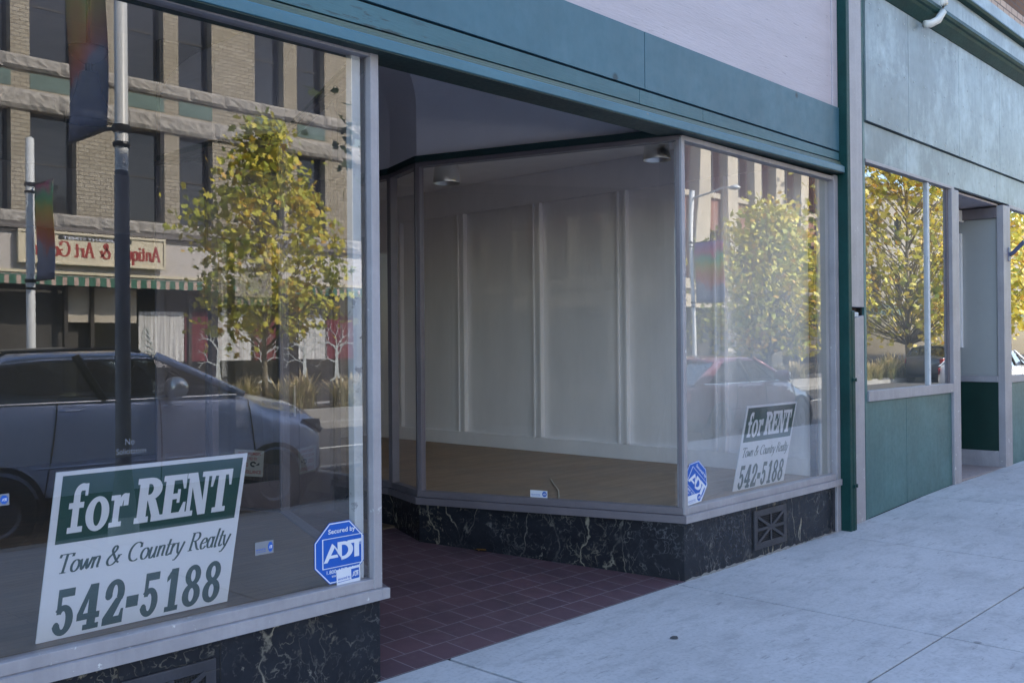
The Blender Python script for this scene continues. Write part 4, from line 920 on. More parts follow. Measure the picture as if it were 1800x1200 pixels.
for i, (x, z, h) in enumerate(((13.5, .6, 1.7), (14.95, .6, 1.45), (16.25, .6, 1.75), (17.4, .6, 1.8))): painted_tree(x, z, h, 20 + i)
L = Lettering(lambda u, v, d: Vector((11.45 - u, FY - .07 + d, 1.2 + v)), .0006)
for k in range(6): L.shapes([ribbon([(-.05 - .035 * (6 - k), .10 + .14 * k), (0, .22 + .14 * k), (.05 + .035 * (6 - k), .10 + .14 * k)], .05, .04)], lambda t: t)
L.build('painted_tree', M['frost'], BB)
# awning
aw = empty('awning', (14, FY, 3.3), 'green and cream striped shop awning edge running below the pale fascia', 'awning')
v = MB(); n = 120; vs = []; fs = []
for i in range(n + 1):
    x = 5.0 + 20 * i / n
    vs += [(x, FY + .10, 3.36), (x, FY + .62, 3.30), (x, FY + .62 + .02 * math.sin(i * 1.7), 3.07 + .02 * abs(math.sin(i * .8)))]
for i in range(n):
    for j in (0, 1): fs.append((3 * i + j, 3 * i + j + 1, 3 * i + 4 + j, 3 * i + 3 + j))
v.add(vs, fs); v.build('canopy_cloth', M['awning'], aw)
MB().tube([(5, FY + .61, 3.29), (25, FY + .61, 3.29)], .016).build('front_bar', M['copper'], aw)
# shop sign box
sg = empty('shop_sign', (10.05, FY + .03, 3.7), 'long cream sign box with red antiques lettering over the shop across the street', 'sign')
MB().box(8.36, 11.78, FY + .031, FY + .20, 3.66, 4.31).build('box', M['cream'], sg)
fr = MB(); fr.box(8.30, 11.84, FY + .14, FY + .235, 4.312, 4.375); fr.box(8.30, 11.84, FY + .14, FY + .235, 3.60, 3.658); fr.box(8.30, 8.358, FY + .14, FY + .235, 3.66, 4.31); fr.box(11.782, 11.84, FY + .14, FY + .235, 3.66, 4.31)
fr.build('frame', M['cream'], sg, bevel=.01)
L = Lettering(lambda u, v_, d: Vector((11.72 - u, FY + .201 + d * 4, 3.70 + v_)), .0005)
L.serif('Antiques & Art Gallery', .02, 3.24, .10, .46, .20, .07); L.build('lettering', M['sign_red'], sg)
MB().box(9.2, 10.95, FY + .200, FY + .2035, 4.19, 4.29).build('address_strip', M['sign_black'], sg)
L = Lettering(lambda u, v_, d: Vector((10.85 - u, FY + .2038 + d, 4.205 + v_)), .0003)
L.font('25 PLEASANT STREET', 0, 1.55, 0, .065, .02); L.build('lettering', M['sign_white'], sg)

# second building: cream stone piers, red brick between
SBd = empty('pier_building', (37, FY, 0), 'tall red brick building with cream stone piers and arched upper windows', 'building')
px = [25.4, 27.6, 29.8, 32.0, 34.3, 36.55, 38.85, 41.2, 43.6, 46.2, 48.6]
ops = []
for a, b_ in zip(px[:-1], px[1:]): ops += [(a + .95, b_ - .15, 8.45, 12.2), (a + .95, b_ - .15, 4.5, 6.75), (a + .95, b_ - .15, 12.9, 15.6)]
w = MB(); front_wall(w, 25, 49, 4.2, 16.5, ops, FY, .4); w.build('wall', M['red_brick'], SBd)
MB().box(25, 49, -34, FY - .42, 0, 16.4).build('back_mass', M['dark_in'], SBd)
for i, a in enumerate(px):
    MB().box(a, a + .80, FY - .1, FY + .45, 4.2, 16.4).build('pier', M['stone'], SBd, bevel=.03)
    MB().box(a - .08, a + .88, FY + .0, FY + .53, 11.0, 11.3).build('capital', M['stone'], SBd, bevel=.04)
for a, b_, z0, z1 in ops:
    MB().box(a - .1, b_ + .1, FY - .1, FY + .12, z0 - .26, z0 - .002).build('window_sill', M['stone'], SBd, bevel=.02)
    f = MB(); xm = (a + b_) / 2
    f.box(a, a + .07, FY - .38, FY - .3, z0, z1); f.box(b_ - .07, b_, FY - .38, FY - .3, z0, z1); f.box(a + .07, b_ - .07, FY - .38, FY - .3, z1 - .08, z1); f.box(a + .07, b_ - .07, FY - .37, FY - .31, (z0 + z1) / 2, (z0 + z1) / 2 + .06); f.box(xm - .02, xm + .02, FY - .365, FY - .32, z0, z1 - .08)
    fr = f.build('window', M['fascia_w'], SBd)
    MB().quad((b_, FY - .34, z0), (a, FY - .34, z0), (a, FY - .34, z1), (b_, FY - .34, z1)).build('pane', M['dark_glass'], fr)
MB().box(25, 49, FY - .3, FY + .50, 4.0, 4.45).box(25, 49, FY - .3, FY + .25, 3.35, 3.99).box(25, 49, FY - .3, FY + .42, 3.2, 3.345).build('shop_fascia', M['stone'], SBd, bevel=.03)
MB().box(25, 49, FY - .3, FY + .6, 16.5, 17.1).build('cornice', M['stone'], SBd, bevel=.05)
for i, a in enumerate(px[:-1]):
    if i % 2 == 0: MB().box(a, a + .7, FY - .3, FY + .25, 0, 3.19).build('shop_pier', M['stone'], SBd, bevel=.02)
    MB().box(a + .7, px[i + 1], FY - .3, FY - .1, 0, .6).build('stall_riser', M['wall_dark'], SBd)
    MB().quad((px[i + 1], FY - .15, .6), (a + .7, FY - .15, .6), (a + .7, FY - .15, 3.2), (px[i + 1], FY - .15, 3.2)).build('shop_glass', M['dark_glass'], SBd)
# third building: plain grey block, lower, sky above it
GB = empty('grey_building', (70, FY, 0), 'plain dark grey stucco block with small windows and flat roof, farthest down the street', 'building')
ops = [(a, a + 1.3, z, z + 1.9) for a in (52, 55.5, 59, 63, 67, 72, 78, 84) for z in (4.2, 7.6)]
w = MB(); front_wall(w, 50.5, 110, 0, 10.6, ops, FY, .3); w.build('wall', M['stone_dk'], GB)
MB().box(50.5, 110, -34, FY - .32, 0, 10.55).build('back_mass', M['dark_in'], GB)
MB().box(50.3, 110, FY - .3, FY + .3, 10.6, 11.1).build('cornice', M['cornice_dk'], GB)
MB().box(50.5, 110, FY + .002, FY + .12, .0, 3.3).build('shop_glass', M['dark_glass'], GB)
MB().box(50.5, 110, FY - .1, FY + .3, 3.3, 3.9).build('shop_fascia', M['copper'], GB)
MB().box(62, 64, -26, -24, 10.6, 12.2).build('chimney', M['brown_brick'], GB)
for a, b_, z0, z1 in ops: MB().quad((b_, FY - .25, z0), (a, FY - .25, z0), (a, FY - .25, z1), (b_, FY - .25, z1)).build('window', M['dark_glass'], GB)

# ------------------------------------------------------------------ lamp posts with banners
def lamp_post(x, y, top, bx, by0, by1, bz0, bz1, rad, label, blabel, arm=True):
    root = empty('lamp_post', (x, y, 0), label, 'lamp post', 'white street poles with banners')
    MB().lathe((x, y, 0), [(rad * 2.2, -.14), (rad * 2.2, .12), (rad * 1.5, .25), (rad * 1.12, .4), (rad, .6), (rad * .9, top), (.002, top + .03)], 18).build('pole', M['white_pole'], root, smooth=True)
    if rad < .06: MB().lathe((x, y, 0), [(.10, -.1), (.095, .3), (.062, .6), (.058, 2.95), (.0525, 3.02)], 18).build('pole_shade_sleeve', M['shade_sleeve'], root, smooth=True)  # sleeve added to carry the shade on the lower pole in its grey
    s = 1 if by1 > by0 else -1
    for z in (bz0 + .04, bz1 - .04):
        MB().tube([(x, y, z), (bx, by0, z), (bx, by1, z)], .016, 8).build('banner_arm', M['black_iron'], root)
        MB().lathe((x, y, z - .03), [(rad + .012, 0), (rad + .018, .01), (rad + .018, .05), (rad + .012, .06)], 14).lathe((x, y, z - .15), [(rad + .010, 0), (rad + .014, .02), (rad + .010, .04)], 14).build('clamp', M['black_iron'], root)
    if arm: MB().tube([(x, y, top - .25), (x, y + 1.0 * s, top - .05), (x, y + 1.3 * s, top - .05)], .035, 8).build('lamp_arm', M['white_pole'], root)
    if arm: MB().lathe((x, y + 1.45 * s, top - .10), [(.002, .10), (.08, .09), (.17, .02), (.16, -.02), (.002, -.06)], 16).build('lamp_head', M['white_pole'], root, smooth=True)
    bn = MB(); n = 12; vs = []; fs = []
    for i in range(n + 1):
        for j in range(9):
            yy = by0 + (by1 - by0) * j / 8; vs.append((bx + .02 * math.sin(j * .8 + i * .5), yy, bz0 + .04 + (bz1 - bz0 - .08) * i / n - .0 * j))
    for i in range(n):
        for j in range(8): a = i * 9 + j; fs.append((a, a + 1, a + 10, a + 9))
    bn.add(vs, fs); o = bn.build('banner', M['banner'], None, org=(bx, by0, bz0), smooth=True)
    tag(o, blabel, 'banner', 'rainbow street banners')
    sm = o.modifiers.new('cloth', 'SOLIDIFY'); sm.thickness = .004
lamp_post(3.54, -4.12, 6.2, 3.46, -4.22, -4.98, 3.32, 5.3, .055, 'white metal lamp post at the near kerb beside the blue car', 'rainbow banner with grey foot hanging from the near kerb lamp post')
lamp_post(6.36, -13.75, 5.2, 6.42, -13.65, -12.9, 2.72, 4.45, .075, 'white metal lamp post on the far kerb before the antiques shop', 'rainbow banner hanging on the lamp post opposite the antiques shop', False)
lamp_post(27.05, -13.75, 6.6, 27.15, -13.65, -12.8, 2.9, 4.95, .085, 'white metal lamp post on the far kerb before the building with cream piers', 'rainbow banner hanging on the lamp post before the building with cream piers')

# ------------------------------------------------------------------ trees
def leaf_card(r, c, s):
    nrm = (Vector((r.gauss(0, .75), r.gauss(0, .75), r.gauss(.3, .7))) + SUNV * .75).normalized(); t = nrm.orthogonal().normalized()
    q = Matrix.Rotation(r.uniform(0, 6.28), 3, nrm); t = q @ t; b = nrm.cross(t)
    out = [(-.06, -.5), (.06, -.5), (.40, -.28), (.22, -.10), (.55, .12), (.26, .18), (.20, .34), (0, .62), (-.20, .34), (-.26, .18), (-.55, .12), (-.22, -.10), (-.40, -.28)]
    fold = r.uniform(-.25, .35)
    return [c + (t * x + b * y + nrm * (abs(x) * fold)) * s for x, y in out]
def tree(name, base, h, crown_lo, rx, nclump, per, leaf, mat, label, seed, bare=.25, group='street maples', spread=.30, top_sharp=1.0, lean=0, thick=.026):
    r = random.Random(seed); base = Vector(base); root = empty(name, base, label, 'tree', group)
    tk = MB(); top = base + Vector((r.uniform(-.1, .1) + lean, r.uniform(-.1, .1), h * .93))
    pts = [base.lerp(top, i / 7) + Vector((r.uniform(-.05, .05), r.uniform(-.05, .05), 0)) * (1 if 0 < i < 7 else 0) for i in range(8)]
    tr = thick * h ** .6; tk.tube(pts, [tr * (1.25 - .0 * i) * (1 - i / 8.2) for i in range(8)], 9)
    centers = []
    for i in range(nclump):
        f = (i + .5) / nclump; z = crown_lo + (h - crown_lo) * f
        prof = (math.sin(math.pi * min(1, (f * .82 + .16))) ** .75) * (1 - .55 * max(0, f - .55) * top_sharp / .45)
        a = i * 2.399 + r.uniform(-.4, .4); d = rx * prof * math.sqrt(r.uniform(.05, 1)) 
        c = base + Vector((math.cos(a) * d, math.sin(a) * d, z)); centers.append(c)
        st_z = max(crown_lo * .75, z - d * 0.9 - .1); fr = min(.97, st_z / (h * .93)); s0 = base.lerp(top, fr)
        mid = s0.lerp(c, .55) + Vector((0, 0, .05 * d)); tk.tube([s0, mid, c], [tr * .30, tr * .18, tr * .06], 5)
        for k in range(2):
            e2 = c + Vector((r.uniform(-.4, .4), r.uniform(-.4, .4), r.uniform(-.1, .45))) * (rx * .35); tk.tube([mid, mid.lerp(e2, .6), e2], [tr * .12, tr * .08, tr * .03], 4)
    tk.build('trunk', M['bark'], root, smooth=True)
    cr = MB(); cr.var = []
    for c in centers:
        sp = rx * spread * r.uniform(.75, 1.25); tone = r.gauss(.5, .16)
        for k in range(int(per * r.uniform(.6, 1.3))):
            p = c + Vector((r.gauss(0, 1), r.gauss(0, 1), r.gauss(0, .85))) * sp * .62
            if p.z < crown_lo * .8: continue
            s = leaf * r.uniform(.6, 1.15); cr.add(leaf_card(r, p, s), [tuple(range(13))]); cr.var.append(min(1, max(0, r.gauss(tone, .22))))
    cr.build('crown', mat, root)
    return root
tree('maple_tree', (11.28, -14.25, .2), 6.0, 1.72, 1.62, 84, 50, .165, M['leaf'], 'young maple in green and gold leaf in the planter before the antiques shop', 3, top_sharp=1.45, spread=.24, thick=.019)
tree('maple_tree', (33.0, -14.25, .2), 6.3, 1.3, 3.1, 100, 70, .21, M['leaf'], 'wide golden green maple before the building with cream piers', 5, spread=.24)
tree('maple_tree', (45.6, -14.0, .2), 11.2, 1.7, 5.4, 150, 38, .30, M['leaf_y'], 'tall open yellow maple near the grey block down the street', 8, spread=.24, top_sharp=.4)
tree('maple_tree', (8.35, -5.35, 0), 5.4, 3.1, 1.30, 26, 30, .16, M['leaf_shade'], 'maple with leaves coloured dark for shade at the near kerb between the parked cars', 11)
tree('maple_tree', (56, -14.0, .2), 10.0, 2.2, 4.4, 80, 40, .36, M['leaf_y'], 'far yellow maple at the end of the row', 13, spread=.24, top_sharp=.5)

# ------------------------------------------------------------------ planters and grasses
def planter(x0, x1, y0, y1, z0, z1, label):
    root = empty('kerb_planter', ((x0 + x1) / 2, (y0 + y1) / 2, z0), label, 'planter', 'granite edged street planters'); t = .16
    b = MB(); b.box(x0, x1, y1 - t, y1, z0, z1); b.box(x0, x1, y0, y0 + t, z0, z1); b.box(x0, x0 + t, y0 + t, y1 - t, z0, z1); b.box(x1 - t, x1, y0 + t, y1 - t, z0, z1)
    b.build('stone_rim', M['kerb'], root, bevel=.012); MB().box(x0 + t, x1 - t, y0 + t, y1 - t, z0, z1 - .05).build('soil_bed', M['soil'], root)
planter(9.6, 18.0, -15.3, -13.55, -.05, .27, 'granite planter with grasses before the antiques shop')
planter(27.6, 36.6, -15.3, -13.55, -.05, .27, 'granite planter with grasses before the building with cream piers')
planter(38, 62, -15.3, -13.46, -.05, .06, 'long granite planter with grasses before the grey block')
planter(6.72, 12.4, -6.35, -4.65, -.19, .10, 'shaded granite planter at the near kerb between the parked cars')
def clump_mesh(seed, h, rad, n, plume):
    r = random.Random(seed); b = MB(); b.var = []
    for k in range(n):
        a = r.uniform(0, 6.283); lean_ = abs(r.gauss(0, .55)) * rad / h; hh = h * r.uniform(.55, 1.05); w = r.uniform(.005, .012); p0 = Vector((r.gauss(0, .10), r.gauss(0, .10), 0))
        d = Vector((math.cos(a), math.sin(a), 0)); sd = Vector((-d.y, d.x, 0)); v_ = r.uniform(0, .8)
        q = [p0 + d * (lean_ * hh * t ** 2) + Vector((0, 0, hh * (t - .25 * lean_ * t * t))) for t in (0, .4, .75, 1)]
        ww = [w, w, w * .7, w * .1]
        if plume and k % 9 == 0: q.append(q[-1] + (q[-1] - q[-2]) * .9); ww = [w * .4, w * .4, w * .5, .018, .002]; v_ = 1
        vs = []
        for pt_, wd in zip(q, ww): vs += [pt_ - sd * wd, pt_ + sd * wd]
        fs = [(2 * i, 2 * i + 1, 2 * i + 3, 2 * i + 2) for i in range(len(q) - 1)]
        b.add(vs, fs); b.var += [v_] * len(fs)
    return b
def clumps(spots, h, rad, n, plume, group, labels):
    proto = None
    for i, (x, y, z, s) in enumerate(spots):
        if proto is None: o = proto = clump_mesh(40 + len(spots), h, rad, n, plume).build('grass_clump', M['grass'])
        else: o = proto.copy(); COL.objects.link(o)
        o.location = (x, y, z); o.rotation_euler = (0, 0, i * 1.3); o.scale = (s, s, s * (.9 + .2 * ((i * 37) % 7) / 7)); tag(o, labels, 'grass', group)
r = random.Random(5)
clumps([(10.3 + .72 * i, -14.1 - .5 * (i % 2), .21, r.uniform(.85, 1.15)) for i in range(11)], .62, .5, 520, True, 'grasses in the planter before the antiques shop', 'dry ornamental grass clump in the planter before the antiques shop')
clumps([(28.2 + .85 * i, -14.1 - .5 * (i % 2), .21, r.uniform(.85, 1.15)) for i in range(10)], .62, .5, 520, True, 'grasses in the planter before the pier building', 'dry ornamental grass clump in the planter before the building with cream piers')
clumps([(38.5 + .62 * i, -13.62 - .55 * (i % 2), .02, r.uniform(1.0, 1.4)) for i in range(30)], .72, .6, 420, True, 'grasses in the planter before the grey block', 'dry ornamental grass clump with pale plumes in the long planter before the grey block')
clumps([(7.05 + .6 * i, -5.05 - .3 * (i % 2), .05, r.uniform(.85, 1.15)) for i in range(8)], .68, .5, 420, False, 'shaded grasses in the near planter', 'shaded grass clump in the near kerb planter between the parked cars')

# ------------------------------------------------------------------ cars
def spline(pts, x):
    for (x0, v0), (x1, v1) in zip(pts[:-1], pts[1:]):
        if x <= x1: t = (x - x0) / (x1 - x0); t = max(0, t); t = t * t * (3 - 2 * t) * .5 + t * .5; return v0 + (v1 - v0) * t
    return pts[-1][1]
def car(name, x0, y_near, z, Lc, Wd, H, paint_m, label, rails, belt, roofp, rake_f, rake_r, hood_f):
    """nose towards +x, near flank at y_near (its +y side); x0 = rear bumper"""
    cy = y_near - Wd / 2; root = empty(name, (x0 + Lc / 2, cy, z), label, 'car', 'cars parked along the kerb')
    deck = [(0, .62 * H), (.04, .70 * H), (.10, belt + .02), (.30, belt + .01), (.55, belt - .01), (rake_f[0], belt - .02), (rake_f[0] + .08, hood_f), (.92, hood_f - .10), (.975, hood_f - .24), (1, hood_f - .42)]
    wid = [(0, .80), (.03, .93), (.12, .99), (.5, 1), (.78, .98), (.88, .93), (.94, .84), (.975, .70), (1, .50)]
    bot = [(0, .42), (.03, .30), (.1, .22), (.9, .20), (.97, .26), (1, .34)]
    b = MB(); N = 34; ring_n = 11; vs = []; fs = []
    for i in range(N + 1):
        f = i / N; x = x0 + Lc * f; zt = spline(deck, f); zb = spline(bot, f); hw = Wd / 2 * spline(wid, f); hd = max(0, min(1, (f - rake_f[0]) / .08)) * (1 - max(0, (f - .93) / .07) * .6)
        sec = [(0, zb), (.86, zb), (.97, zb + .12 * (zt - zb) / .6), (1.0, zb + .45 * (zt - zb)), (.985, zb + .72 * (zt - zb)), (.955, zb + .93 * (zt - zb)), (.90, zt - .012 - .05 * hd), (.70, zt + .012 + .015 * hd), (.35, zt + .03 + .05 * hd), (0, zt + .036 + .06 * hd)]
        full = [(s * hw, zz) for s, zz in sec] + [(-s * hw, zz) for s, zz in sec[-2:0:-1]]
        ring_n = len(full); vs += [(x, cy + yy, z + zz) for yy, zz in full]
    for i in range(N):
        for j in range(ring_n): k = (j + 1) % ring_n; fs.append((i * ring_n + j, (i + 1) * ring_n + j, (i + 1) * ring_n + k, i * ring_n + k))
    fs += [tuple(range(ring_n)), tuple(range(N * ring_n, (N + 1) * ring_n))[::-1]]
    b.add(vs, fs); b.mi = [1 if (k < N * ring_n and (k % ring_n in (0, 1, ring_n - 1, ring_n - 2))) else 0 for k in range(len(fs))]
    b.build('body', [paint_m, M['trim_black']], root, smooth=True)
    def flank(f, t, s_, o=.004):      # a point on the body side: t 0 sill .. 1 shoulder
        zt = spline(deck, f); zb = spline(bot, f); hw = Wd / 2 * spline(wid, f)
        tz = [(0, .97), (.2, .985), (.45, 1.0), (.72, .985), (.93, .955), (1, .92)]
        return Vector((x0 + Lc * f, cy + s_ * (hw * spline(tz, t) + o), z + zb + (zt - zb) * (.2 + .8 * t)))
    for s_ in (1, -1):
        for f_ in (.30, .515, .735):
            MB().tube([flank(f_ + (.02 * (1 - t) if f_ > .7 else -.03 * (1 - t) * (f_ < .4)), t, s_) for t in (0, .2, .4, .6, .8, .95)], .0055, 5).build('door_seam', M['trim_black'], root)
        MB().tube([flank(f_, .30, s_, .003) for f_ in (.25, .4, .55, .7)], .012, 6).build('side_moulding', paint_m, root, smooth=True)
    MB().box(x0 + Lc * .10, x0 + Lc * (rake_f[0] - .01), cy - Wd * .40, cy + Wd * .40, z + belt - .10, z + belt + .015).build('cabin', M['trim_black'], root)
    for sx in (.30, .50):
        for s_ in (1, -1):
            c0 = Vector((x0 + Lc * sx, cy + s_ * Wd * .21, z + belt)); q_ = MB()
            q_.tube([c0 + Vector((.06, 0, -.15)), c0 + Vector((0, 0, .12)), c0 + Vector((-.05, 0, .24))], [.19, .20, .12], 10).tube([c0 + Vector((-.05, 0, .24)), c0 + Vector((-.06, 0, .40))], [.09, .08], 10)
            q_.build('seat', M['wall_dark'], root, smooth=True)
    MB().tube([(x0 + Lc * (rake_f[0] - .11), cy + Wd * .21 + .17 * math.cos(R_(a)), z + belt + .05 + .16 * math.sin(R_(a))) for a in range(0, 361, 30)], .014, 6).build('steering_wheel', M['trim_black'], root)
    MB().box(x0 + Lc * (rake_f[0] - .09), x0 + Lc * (rake_f[0] - .005), cy - Wd * .40, cy + Wd * .40, z + belt - .05, z + belt + .04).build('dashboard', M['trim_black'], root, bevel=.02)
    # greenhouse: stations along the roof line
    st_ = []
    fb0, ft0 = rake_r; fb1, ft1 = rake_f
    def gh(f, top):  # half width, z
        return (Wd / 2 * (.76 if top else .925), (spline(roofp, f) if top else belt - .03))
    lows = [fb0 + (fb1 - fb0) * t for t in (0, .25, .5, .75, 1)]; tops = [ft0 + (ft1 - ft0) * t for t in (0, .25, .5, .75, 1)]
    gl_ = MB()
    for s in (1, -1):
        lo = [(x0 + Lc * f, cy + s * gh(f, 0)[0], z + gh(f, 0)[1]) for f in lows]; hi = [(x0 + Lc * f, cy + s * gh(f, 1)[0], z + gh(f, 1)[1]) for f in tops]
        for i in range(4): gl_.add([lo[i], lo[i + 1], hi[i + 1], hi[i]], [(0, 1, 2, 3) if s < 0 else (3, 2, 1, 0)])
    gl_.build('side_window', M['car_glass'], root)
    wl = lambda f, t, s: (x0 + Lc * f, cy + s * gh(f, t)[0], z + gh(f, t)[1])
    bow = .10
    wsm = MB(); A = [wl(fb1, 0, 1), (x0 + Lc * fb1 + bow, cy, z + belt - .02), wl(fb1, 0, -1)]; B = [wl(ft1, 1, 1), (x0 + Lc * ft1 + bow * .7, cy, z + gh(ft1, 1)[1] + .03), wl(ft1, 1, -1)]
    wsm.add(A + B, [(0, 1, 4, 3), (1, 2, 5, 4)]); wsm.build('windscreen', M['car_glass'], root, smooth=True)
    rw = MB(); A = [wl(fb0, 0, 1), wl(fb0, 0, -1)]; B = [wl(ft0, 1, 1), wl(ft0, 1, -1)]; rw.add(A + B, [(1, 0, 2, 3)]); rw.build('rear_window', M['car_glass'], root)
    rf = MB(); vs = []; fs = []; K = 9; NN = 12
    for i in range(NN + 1):
        f = ft0 - .012 + (ft1 - ft0 + .024) * i / NN; hw = Wd / 2 * .775; zz = spline(roofp, f); end = .02 if i in (0, NN) else 0
        for j in range(K): s = -1 + 2 * j / (K - 1); vs.append((x0 + Lc * f + bow * .7 * (1 - s * s) * (1 if i > NN / 2 else 0) * (i / NN), cy + s * hw, z + zz + .045 * (1 - abs(s) ** 3) - .025 * (abs(s) > .9) - end))
    for i in range(NN):
        for j in range(K - 1): a = i * K + j; fs.append((a, a + K, a + K + 1, a + 1))
    rf.add(vs, fs); ro = rf.build('roof', paint_m, root, smooth=True); sm = ro.modifiers.new('t', 'SOLIDIFY'); sm.thickness = .03; sm.offset = -1
    for s in (1, -1):
        lo = lambda f, o=.004: Vector(wl(f, 0, s)) + Vector((0, s * o, 0)); hi = lambda f, o=.004: Vector(wl(f, 1, s)) + Vector((0, s * o, 0))
        MB().tube([lo(fb1 + .01), lo(fb1) .lerp(hi(ft1), .5) + Vector((0, s * .01, .015)), hi(ft1)], .036, 8).build('front_pillar', paint_m, root, smooth=True)
        MB().tube([lo(fb0 + (fb1 - fb0) * .53), hi(ft0 + (ft1 - ft0) * .52)], .038, 6).build('middle_pillar', M['trim_black'], root)
        p = MB(); q = [lo(fb0 - .01), lo(fb0 + .07), hi(ft0 + .05), hi(ft0 - .005)]; o = Vector((0, s * .012, 0)); p.add([v_ + o for v_ in q] + [v_ - o for v_ in q], [(0, 1, 2, 3), (7, 6, 5, 4), (0, 4, 5, 1), (1, 5, 6, 2), (2, 6, 7, 3), (3, 7, 4, 0)]); p.build('rear_pillar', paint_m, root)
        MB().tube([lo(fb0 + .05, .012), lo((fb0 + fb1) / 2, .012), lo(fb1 - .01, .012)], .010, 6).build('belt_trim', M['steel'], root)
        MB().tube([lo(fb1 - .10), lo(fb1 - .10).lerp(hi(ft1 - .02), .72)], .016, 6).build('quarter_post', M['trim_black'], root)
        fm = fb1 - (.175 if rails else .09); c = Vector((x0 + Lc * fm, cy + s * (Wd / 2 * .965 + .10), z + belt + .07))
        mm = MB(); vs = []; fs = []
        for i in range(9):
            ph = math.pi * i / 8; rr = math.sin(ph) ** .6
            for j in range(14):
                th = 2 * math.pi * j / 14; vs.append(c + Vector((.10 * rr * math.cos(th), .14 * -math.cos(ph), .105 * rr * math.sin(th))))
        for i in range(8):
            for j in range(14): fs.append((i * 14 + j, (i + 1) * 14 + j, (i + 1) * 14 + (j + 1) % 14, i * 14 + (j + 1) % 14))
        mm.add(vs, fs); mi = mm.build('wing_mirror', M['steel'] if rails else paint_m, root, smooth=True)
        MB().tube([c - Vector((0, s * .09, .03)), c - Vector((0, s * .16, .08))], .025, 6).build('mirror_stalk', M['trim_black'], mi)
        # headlight and tail light follow the corners
        hl = MB(); yy = lambda f: cy + s * (Wd / 2 * spline(wid, f) * .99 + .008)
        hz = spline(deck, .95)
        q = [(x0 + Lc * .895, yy(.895), z + hz - .02), (x0 + Lc * .94, yy(.94), z + hz - .13), (x0 + Lc * .985, yy(.985), z + hz - .20), (x0 + Lc * .99, yy(.99), z + hz - .10), (x0 + Lc * .955, yy(.955), z + hz - .03)]
        hl.add([Vector(v_) + Vector((.01, s * .004, 0)) for v_ in q] + [Vector(v_) - Vector((.03, s * .04, 0)) for v_ in q], [tuple(range(5))] + [(i, (i + 1) % 5, 5 + (i + 1) % 5, 5 + i) for i in range(5)])
        hlo = hl.build('headlight', M['trim_black'], root); MB().tube([Vector(q[1]) + Vector((.0, s * .008, .03)), Vector(q[2]) + Vector((.008, s * .006, .045))], .022, 6).build('lens', M['lamp_glass'], hlo)
        MB().box(x0 - .005, x0 + .16, cy + s * Wd / 2 * .80 - .05, cy + s * Wd / 2 * .90 + .03, z + .62 * H - .16, z + .62 * H + .03).build('tail_light', M['tail_red'], root, bevel=.02)
        for f in (.30, .52):
            MB().tube([(x0 + Lc * f, cy + s * (Wd / 2 * .985), z + belt - .10), (x0 + Lc * f + .03, cy + s * (Wd / 2 + .02), z + belt - .10), (x0 + Lc * f + .16, cy + s * (Wd / 2 + .02), z + belt - .10), (x0 + Lc * f + .19, cy + s * (Wd / 2 * .985), z + belt - .10)], .014, 6).build('door_handle', paint_m, root)
        for f in (.18, .80):
            cx_ = x0 + Lc * f; R0_ = .33
            wob = MB().lathe((cx_, cy + s * (Wd / 2 - .10), z + R0_), [(.19, .105 * s), (.30, .115 * s), (R0_, .08 * s), (R0_, -.08 * s), (.2, -.1 * s)], 26, axis='y').build('wheel', M['tyre'], root, smooth=True)
            MB().lathe((cx_, cy + s * (Wd / 2 - .10), z + R0_), [(.002, .10 * s), (.06, .105 * s), (.07, .085 * s), (.17, .085 * s), (.195, .108 * s)], 26, axis='y').build('rim', M['rim'], wob)
            MB().lathe((cx_, cy + s * (Wd / 2 - .105), z + R0_ + .02), [(.34, .12 * s), (.385, .125 * s), (.385, .0)], 24, axis='y').build('wheel_arch', M['trim_black'], root)
        if rails:
            zr = lambda f: z + spline(roofp, f) + .05
            MB().tube([(x0 + Lc * (ft0 + .03), cy + s * Wd / 2 * .70, zr(ft0 + .03) - .03), (x0 + Lc * (ft0 + .06), cy + s * Wd / 2 * .70, zr(ft0 + .06) + .02), (x0 + Lc * (ft1 - .08), cy + s * Wd / 2 * .70, zr(ft1 - .08) + .02), (x0 + Lc * (ft1 - .03), cy + s * Wd / 2 * .70, zr(ft1 - .03) - .02)], .017, 6).build('roof_rail', M['trim_black'], root)
    MB().box(x0 + Lc - .06, x0 + Lc + .012, cy - Wd * .26, cy + Wd * .26, z + .36, z + .55).build('grille', M['trim_black'], root, bevel=.02)
    return root
RZ = -.14
M['car_dark'] = carpaint('charcoal_car_paint', (.05, .055, .065))
suv_roof = [(0, 1.5), (.10, 1.56), (.3, 1.645), (.5, 1.65), (.62, 1.60), (1, 1.5)]
car('parked_car', 2.1, -5.0, RZ, 4.30, 1.80, 1.62, M['car_blue'], 'blue crossover car with roof rails parked nearest at the kerb', True, 1.27, suv_roof, (.715, .525), (.035, .16), 1.14)
hatch_roof = [(0, 1.32), (.15, 1.38), (.35, 1.45), (.5, 1.45), (.62, 1.42), (1, 1.3)]
car('parked_car', 13.5, -5.15, RZ, 4.9, 1.78, 1.45, M['car_red'], 'dark red low car parked beyond the near planter', False, 1.06, hatch_roof, (.70, .48), (.05, .22), .90)
car('parked_car', 29.3, -5.2, RZ, 4.4, 1.78, 1.5, M['car_white'], 'white car parked farthest along the kerb', False, 1.04, hatch_roof, (.70, .48), (.05, .22), .92)
car('parked_car', 42.5, -11.3, RZ, 4.5, 1.8, 1.6, M['car_dark'], 'charcoal car parked at the far kerb before the yellow maple', False, 1.14, [(0, 1.45), (.15, 1.52), (.35, 1.6), (.5, 1.6), (.62, 1.55), (1, 1.4)], (.71, .5), (.04, .18), 1.02)
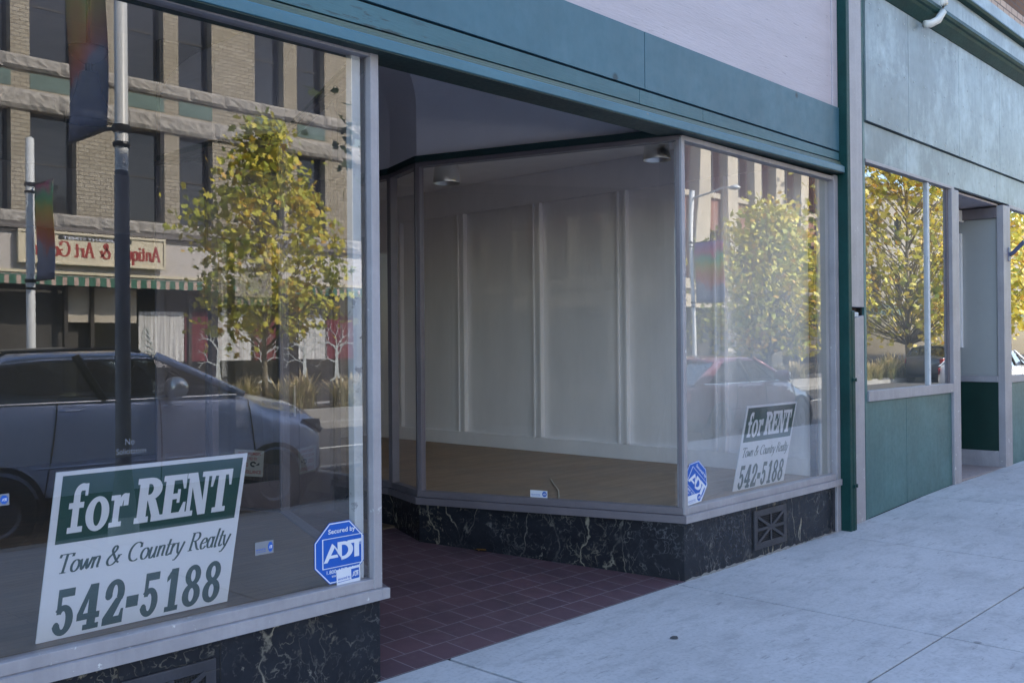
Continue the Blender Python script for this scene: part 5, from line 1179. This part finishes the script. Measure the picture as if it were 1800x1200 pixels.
# painted bay lines
for x in (1.4, 7.0, 12.7, 19.2, 25.6): struct(MB().box(x, x + .1, -7.1, -4.85, -.1385, -.135).build('bay_line', M['line']))
struct(MB().box(-60, 90, -10.1, -9.98, -.1385, -.135).build('lane_line', M['line']))
